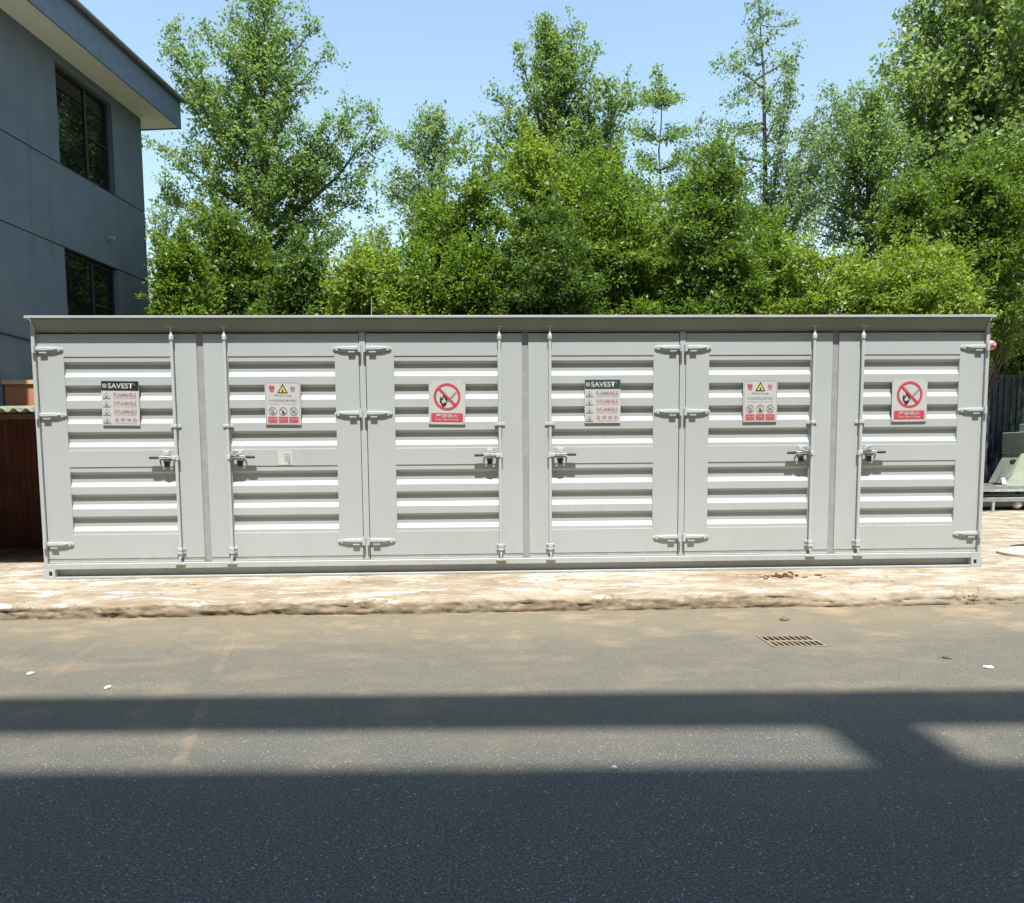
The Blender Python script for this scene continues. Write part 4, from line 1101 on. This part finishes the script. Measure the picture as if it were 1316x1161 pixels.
# slender whorled tree
tips = []
for (u, l, r_, y) in ((.93, 828, 872, 124), (.80, 812, 884, 165), (.70, 818, 880, 198), (.60, 812, 890, 228)):
    for dy in (-.5, 0, .5): tips += [(u, l+rng_, y+abs(dy)*4, dy, .1) for rng_ in (0,)] + [(u, r_, y+abs(dy)*4, dy, .1)]
tree_from('whorled_tree', 'slender tree with level whorls and a thin bare stem', 13.5, [(850, 420), (849, 300), (848, 200), (849, 104)], .08, tips, 'leaf_ginkgo', 16,
          rad=(8, .9, .99, lambda t: .35, 20, 50), leaf=.095, n_per=11, spread=.075, step=.08, sec_len=.36, sec_step=.18, group='trees behind the container')
tree_from('feathery_tree', 'thin feathery pale tree leaning right beside the whorled tree', 14.5, [(905, 420), (905, 300), (897, 152)], .06, [(.75, 930, 152, .2, .3), (.7, 880, 170, 0, .3), (.6, 938, 200, 0, .3), (.6, 872, 215, .2, .3)], 'leaf_pale', 17,
          rad=(14, .45, .98, lambda t: .8*(1-t)+.3, 25, 60), leaf=.09, n_per=9, spread=.08, step=.09, group='trees behind the container')
# 5 sparse tall ginkgo
tips = [(.86, 918, 90, .1, .1), (.84, 932, 94, -.6, .1), (.76, 926, 134, .3, .1), (.74, 938, 138, -.5, .1), (.66, 926, 172, .2, .0), (.65, 940, 176, -.6, .0), (.58, 948, 200, .2, .1), (.93, 1006, 16, .1, .4), (.92, 968, 30, .1, .3), (.90, 1024, 30, .0, .4), (.97, 962, 10, 0, .3),
        (.42, 1024, 62, -.2, .8), (.36, 1092, 118, .1, .35), (.40, 1070, 140, -.3, .3), (.34, 1060, 185, .2, .3), (.40, 1040, 150, .4, .5), (.28, 1020, 250, 0, .2), (.46, 945, 255, .2, -.1), (.62, 1012, 110, .2, .3), (.70, 1008, 88, -.2, .3)]
tree_from('sparse_ginkgo', 'sparse tall tree with bare straight trunk and level branches', 9.8, [(985, 420), (984, 260), (981, 100), (974, -14)], .11, tips, 'leaf_pale', 18,
          rad=(14, .62, .98, lambda t: .75*(1-t)+.25, 8, 45), leaf=.082, n_per=9, spread=.065, step=.075, sec_len=.36, sec_step=.26, group='trees behind the container')
# 6 broad-leaved trees on the right
tips = [(.55, 1078, 150, 0, .3), (.5, 1062, 205, .2, .2), (.52, 1120, 110, -.4, .4), (.5, 1150, 130, .4, .4), (.42, 1066, 262, -.2, .1), (.5, 1186, 180, -.4, .3), (.45, 1195, 230, .2, .2), (.42, 1090, 290, .3, .1), (.4, 1160, 285, -.5, .1)]
tree_from('round_tree', 'round dark tree on a bare stem below the huge broadleaf', 11.5, [(1114, 420), (1113, 300), (1116, 200), (1118, 130)], .13, tips, 'leaf_ginkgo', 19,
          rad=(40, .42, .95, lambda t: 1.9*(1-t)**.6+.5, 0, 55), leaf=.095, n_per=8, spread=.085, step=.09, sec_step=.2, group='trees behind the container')
tips = [(.55, 1150, 52, 0, .3), (.55, 1138, 92, -.4, .2), (.6, 1175, 12, .2, .4), (.65, 1215, -30, -.4, .4), (.5, 1160, 140, .4, .1), (.5, 1320, 60, -.5, .3), (.6, 1290, -20, -.6, .4), (.45, 1200, 190, -.8, .1), (.45, 1290, 180, -1.0, .1), (.6, 1240, 40, -1.4, .2), (.6, 1200, 80, -1.3, .1), (.6, 1290, 110, -1.4, .1), (.5, 1180, 230, 0, .0)]
tree_from('huge_broadleaf_tree', 'huge broadleaf tree filling the upper right corner', 12.5, [(1268, 420), (1265, 250), (1262, 100), (1258, -60)], .26, tips, 'leaf_big', 20,
          rad=(70, .34, .97, lambda t: 3.0*(1-t)**.5+.7, 0, 60), leaf=.15, n_per=10, spread=.14, step=.21, sec_len=.36, group='trees behind the container', wfac=.75, twig=True)

# ---- front row: dense evergreen shrubs and small trees, built of leafy lobes
def grow_shrub(name, label, px0, px1, top_px, Y, mat, seed, lobes=44, tips_per=66, leaf=.090, n_per=7, depth=None, zbot=1.0, cat='shrub', lob_r=(.20, .46), cone=0.0, wfac=.45, group='evergreen shrubs in the front row', jag=.42):
    rng = np.random.default_rng(seed)
    a, b = at(px0, 400, Y), at(px1, 400, Y); top = at((px0+px1)/2, top_px, Y).z
    cx, hw = (a.x+b.x)/2, (b.x-a.x)/2*1.22; hd = depth or hw*.85
    T = empty(name, (cx, Y, Z0)); tag(T, label, cat, group)
    zc, hh = (top+zbot)/2, (top-zbot)/2
    wood = MB(); A = []; O = []
    for k in range(lobes):
        # points over the crown's outer volume, denser on the outside
        for _ in range(20):
            v = nrmz(rng.normal(0, 1, 3)); rr = rng.uniform(.30, 1.22)**.5
            v = v*rr
            if v[2] > -.75: break
        taper = 1-cone*max(0, (v[2]+1)/2)
        r = rng.uniform(*lob_r)*(1-.35*cone*max(0, v[2]))
        c = np.array([cx+v[0]*(hw-r*.5)*taper, Y+v[1]*(hd-r*.5)*taper, zc+v[2]*(hh-r*.6)+rng.uniform(-jag, jag)])
        st = np.array([cx+rng.uniform(-.25, .25)*hw, Y+rng.uniform(-.2, .2), Z0+rng.uniform(.2, .9)*(c[2]-Z0)*.5])
        midp = (st+c)/2+rng.normal(0, .08, 3); midp[2] -= .1
        q0 = np.array([cx, Y, Z0])
        wood.tube([tuple(p-q0) for p in (st, midp, c)], [.022, .014, .006], 4, False)
        m_ = tips_per
        dirs = rng.normal(0, 1, (m_, 3)); dirs[:, 2] = dirs[:, 2]*.8+.45
        dirs /= np.linalg.norm(dirs, axis=1)[:, None]
        pts = c+dirs*np.array([r*1.12, r*1.12, r*.58])*(rng.uniform(.55, 1.08, m_)[:, None])
        A.append(pts); O.append(dirs)
        # a few shoots that break the outline
        for _ in range(5):
            dd = nrmz(rng.normal(0, 1, 3)+np.array([0, 0, 1.1])); ln = rng.uniform(.12, .52)
            sp = c+dd*r*.9+np.linspace(0, 1, 5)[:, None]*dd*ln
            A.append(sp); O.append(np.repeat(dd[None], 5, 0))
    for k in range(3):
        x = rng.uniform(-.15, .15); wood.tube([(x*.6, 0, 0), (x+rng.uniform(-.1, .1), rng.uniform(-.1, .1), (zc-Z0)*.6), (x*2.2, 0, (top-Z0)*.8)], [.06, .045, .012], 6, False)
    A = np.concatenate(A)-np.array([cx, Y, Z0]); O = np.concatenate(O)
    wood.build('trunk', 'bark', T, smooth=True, fix=False)
    me = leaf_mesh('crown', A, n_per, .045, leaf, rng, mat, up=.45, wfac=wfac, outward=O)
    put('crown', me, None, T)
    return T
S = [
 ('evergreen_shrub', 'bright green shrub hugging the grey building corner', 206, 262, 288, 8.0, 'leaf_bright', 31, 44, {'leaf': .10}),
 ('evergreen_shrub', 'dark brownish shrub below the broad ginkgo', 252, 352, 285, 9.4, 'leaf_mid', 32, 56, {'leaf': .11, 'lob_r': (.3, .6)}),
 ('evergreen_shrub', 'mixed green shrub under the right side of the ginkgo', 340, 440, 318, 7.4, 'leaf_dark', 33, 48, {'leaf': .10}),
 ('evergreen_shrub', 'low yellowish shrub below the open sky gap', 425, 520, 345, 5.0, 'leaf_yellow', 34, 36, {'zbot': 1.6}),
 ('evergreen_shrub', 'low bright shrub at the right end of the sky gap', 505, 585, 335, 5.3, 'leaf_bright', 35, 36, {'zbot': 1.6}),
 ('evergreen_shrub', 'tall green shrub left of the many topped tree', 556, 660, 232, 5.6, 'leaf_bright', 36, 60, {'cone': .25, 'jag': .6}),
 ('evergreen_shrub', 'yellow green leafy shrub in front of the many topped tree', 640, 745, 172, 6.2, 'leaf_yellow', 37, 64, {'cone': .45, 'jag': .6}),
 ('evergreen_shrub', 'deep green shrub standing in front of the container middle', 650, 760, 285, 5.0, 'leaf_dark', 38, 50, {}),
 ('evergreen_shrub', 'tall olive shrub left of the whorled tree stem', 740, 850, 228, 5.6, 'leaf_bright', 39, 60, {'cone': .2, 'jag': .6}),
 ('evergreen_shrub', 'tall conical dark shrub right of the whorled tree stem', 838, 975, 198, 5.4, 'leaf_mid', 40, 76, {'cone': .4, 'jag': .6}),
 ('evergreen_shrub', 'narrow bright shrub below the sparse tall trunk', 955, 1030, 315, 5.6, 'leaf_bright', 41, 34, {}),
 ('evergreen_shrub', 'low yellow green shrub right of the sparse tall trunk', 1005, 1125, 335, 4.9, 'leaf_yellow', 42, 44, {'zbot': 1.5}),
 ('evergreen_shrub', 'broad yellow green shrub above the rightmost container doors', 1110, 1228, 318, 5.1, 'leaf_yellow', 43, 58, {'zbot': 1.2}),
 ('evergreen_shrub', 'big green bushy tree at the right picture edge', 1158, 1318, 200, 9.4, 'leaf_mid', 44, 92, {'zbot': 2.7, 'lob_r': (.28, .6), 'leaf': .11, 'jag': .5}),
 ('evergreen_shrub', 'shaded shrub showing above the dark fence at the right edge', 1255, 1420, 330, 14.6, 'leaf_mid', 49, 60, {'zbot': 1.6, 'lob_r': (.4, .8), 'leaf': .15}),
 ('evergreen_shrub', 'bright shrub rising behind the many topped tree stem on its right', 700, 800, 214, 7.2, 'leaf_bright', 45, 46, {'zbot': 2.2, 'cone': .2, 'jag': .6}),
 ('evergreen_shrub', 'mid green shrub filling the gap behind the conical shrub', 895, 1005, 262, 7.6, 'leaf_mid', 46, 44, {'zbot': 2.2, 'jag': .6}),
 ('evergreen_shrub', 'bright shrub behind the right end of the sky gap', 528, 606, 296, 6.8, 'leaf_bright', 47, 40, {'zbot': 2.2, 'jag': .5}),
 ('evergreen_shrub', 'yellowish shrub tucked behind the whorled tree stem', 792, 880, 262, 7.0, 'leaf_yellow', 48, 40, {'zbot': 2.2, 'jag': .5}),
]
for nm, lb, a, b, tp_, Y, mt, sd_, lo, kw in S:
    grow_shrub(nm, lb, a, b, tp_, Y, mt, sd_, lobes=int(lo*1.45), **kw)

# ================================================================== SMALL THINGS
def litter(px, py, wpx, hpx, mat, seed, name, label, cat, z=0.0, th=.006):
    r = random.Random(seed); p = at_z(px, py, z)
    a = at_z(px-wpx/2, py, z); b = at_z(px+wpx/2, py, z); hw = (b-a).length/2
    c = at_z(px, py-hpx/2, z); d = at_z(px, py+hpx/2, z); hd = (c-d).length/2
    pts = []
    for k in range(9):
        t = 2*math.pi*k/9; q = r.uniform(.6, 1.1); pts.append((math.cos(t)*hw*q, math.sin(t)*hd*q))
    m_ = MB(); n = len(pts)
    vs = [(x, y, r.uniform(0, th*2)) for x, y in pts] + [(0, 0, th*2.5)]
    vs += [(x*.97, y*.97, 0) for x, y in pts]
    m_.add(vs, [(k, (k+1) % n, n) for k in range(n)] + [(k, k+n+1, (k+1) % n+n+1, (k+1) % n) for k in range(n)])
    o = m_.build(name, mat); o.location = (p.x, p.y, z+.004); tag(o, label, cat); return o
litter(138, 885, 9, 3, 'white_plastic', 1, 'paper_scrap', 'white paper scrap just above the shadow band on the left', 'litter')
litter(39, 867, 8, 3, 'white_plastic', 2, 'paper_scrap', 'white paper scrap nearest the left picture edge', 'litter')
litter(1271, 859, 16, 3, 'white_plastic', 3, 'paper_scrap', 'pale paper scrap right of the drain grate', 'litter')
litter(789, 988, 11, 5, 'sign_white', 4, 'paper_scrap', 'pale scrap at the edge of the large foreground shadow', 'litter')
litter(1217, 846, 12, 3, 'timber', 5, 'wood_chip', 'small brown wood chip right of the drain', 'litter')
litter(1007, 797, 16, 3, 'timber', 6, 'wood_chip', 'small brown wood chip between the kerb and the drain', 'litter')
M['rust'] = simple('rusty_flakes', (0.13, 0.052, 0.030), 0.9, 0.2, 0, 0.4, 30)
def rubble():
    r = random.Random(9)
    T = empty('rusty_debris', V3(at_z(1005, 741, Z0))); tag(T, 'patch of rusty flakes on the apron above the drain', 'debris')
    for k in range(34):
        x, y = r.gauss(0, .17), r.gauss(0, .11); m_ = MB(); h = r.uniform(.006, .02); w_ = r.uniform(.015, .05)
        a = r.uniform(0, 3.14); pts = [(x+math.cos(a+t)*w_*r.uniform(.5, 1), y+math.sin(a+t)*w_*.7*r.uniform(.5, 1)) for t in (0, 1.2, 2.4, 3.7, 5.0)]
        m_.prism_xy(pts, 0.001, h); m_.build('flake', 'rust', T)
rubble()
M['grit'] = simple('brown_grit', (0.20, 0.155, 0.105), 0.9, 0.2, 0, 0.3, 20)
def kerb_stones():
    r = random.Random(21)
    vs = MB()
    for k in range(240):
        x = r.uniform(-5.4, 5.2); y = KY-.03-abs(r.gauss(0, .10)) if r.random() < .6 else r.uniform(-1.75, -.3)
        z = .0 if y < KY else Z0
        sz = r.uniform(.003, .010); a = r.uniform(0, 6.28)
        pts = [(x+math.cos(a+t)*sz*r.uniform(.6, 1.1), y+math.sin(a+t)*sz*r.uniform(.6, 1.1)) for t in (0, 1.2, 2.5, 3.8, 5.1)]
        n = 5; h = sz*r.uniform(.5, .9)
        v = [(px, py, z+.001) for px, py in pts] + [((px-x)*.6+x, (py-y)*.6+y, z+h) for px, py in pts]
        vs.add(v, [tuple(range(5, 10))]+[(i_, (i_+1) % 5, (i_+1) % 5+5, i_+5) for i_ in range(5)])
    o = vs.build('kerb_gravel', 'grit'); tag(o, 'scattered gravel crumbs along the broken kerb', 'gravel', kind='stuff')
kerb_stones()
def weed():
    p = at_z(1247, 776, 0.0); rng = np.random.default_rng(4)
    T = empty('weed', (p.x, p.y, 0.0)); tag(T, 'small green weed growing at the kerb foot on the right', 'weed')
    b = MB(); A = []
    for k in range(7):
        a = rng.uniform(0, 6.28); e = (math.cos(a)*.06, math.sin(a)*.035, rng.uniform(.04, .09)); b.tube([(0, 0, 0), (e[0]*.5, e[1]*.5, e[2]*.7), e], [.003, .002, .001], 3, False)
        A += [np.array(e), np.array(e)*.7]
    b.build('stem', 'leaf_dark', T); put('leaves', leaf_mesh('leaves', np.array(A), 5, .012, .035, rng, 'leaf_bright'), None, T)
weed()
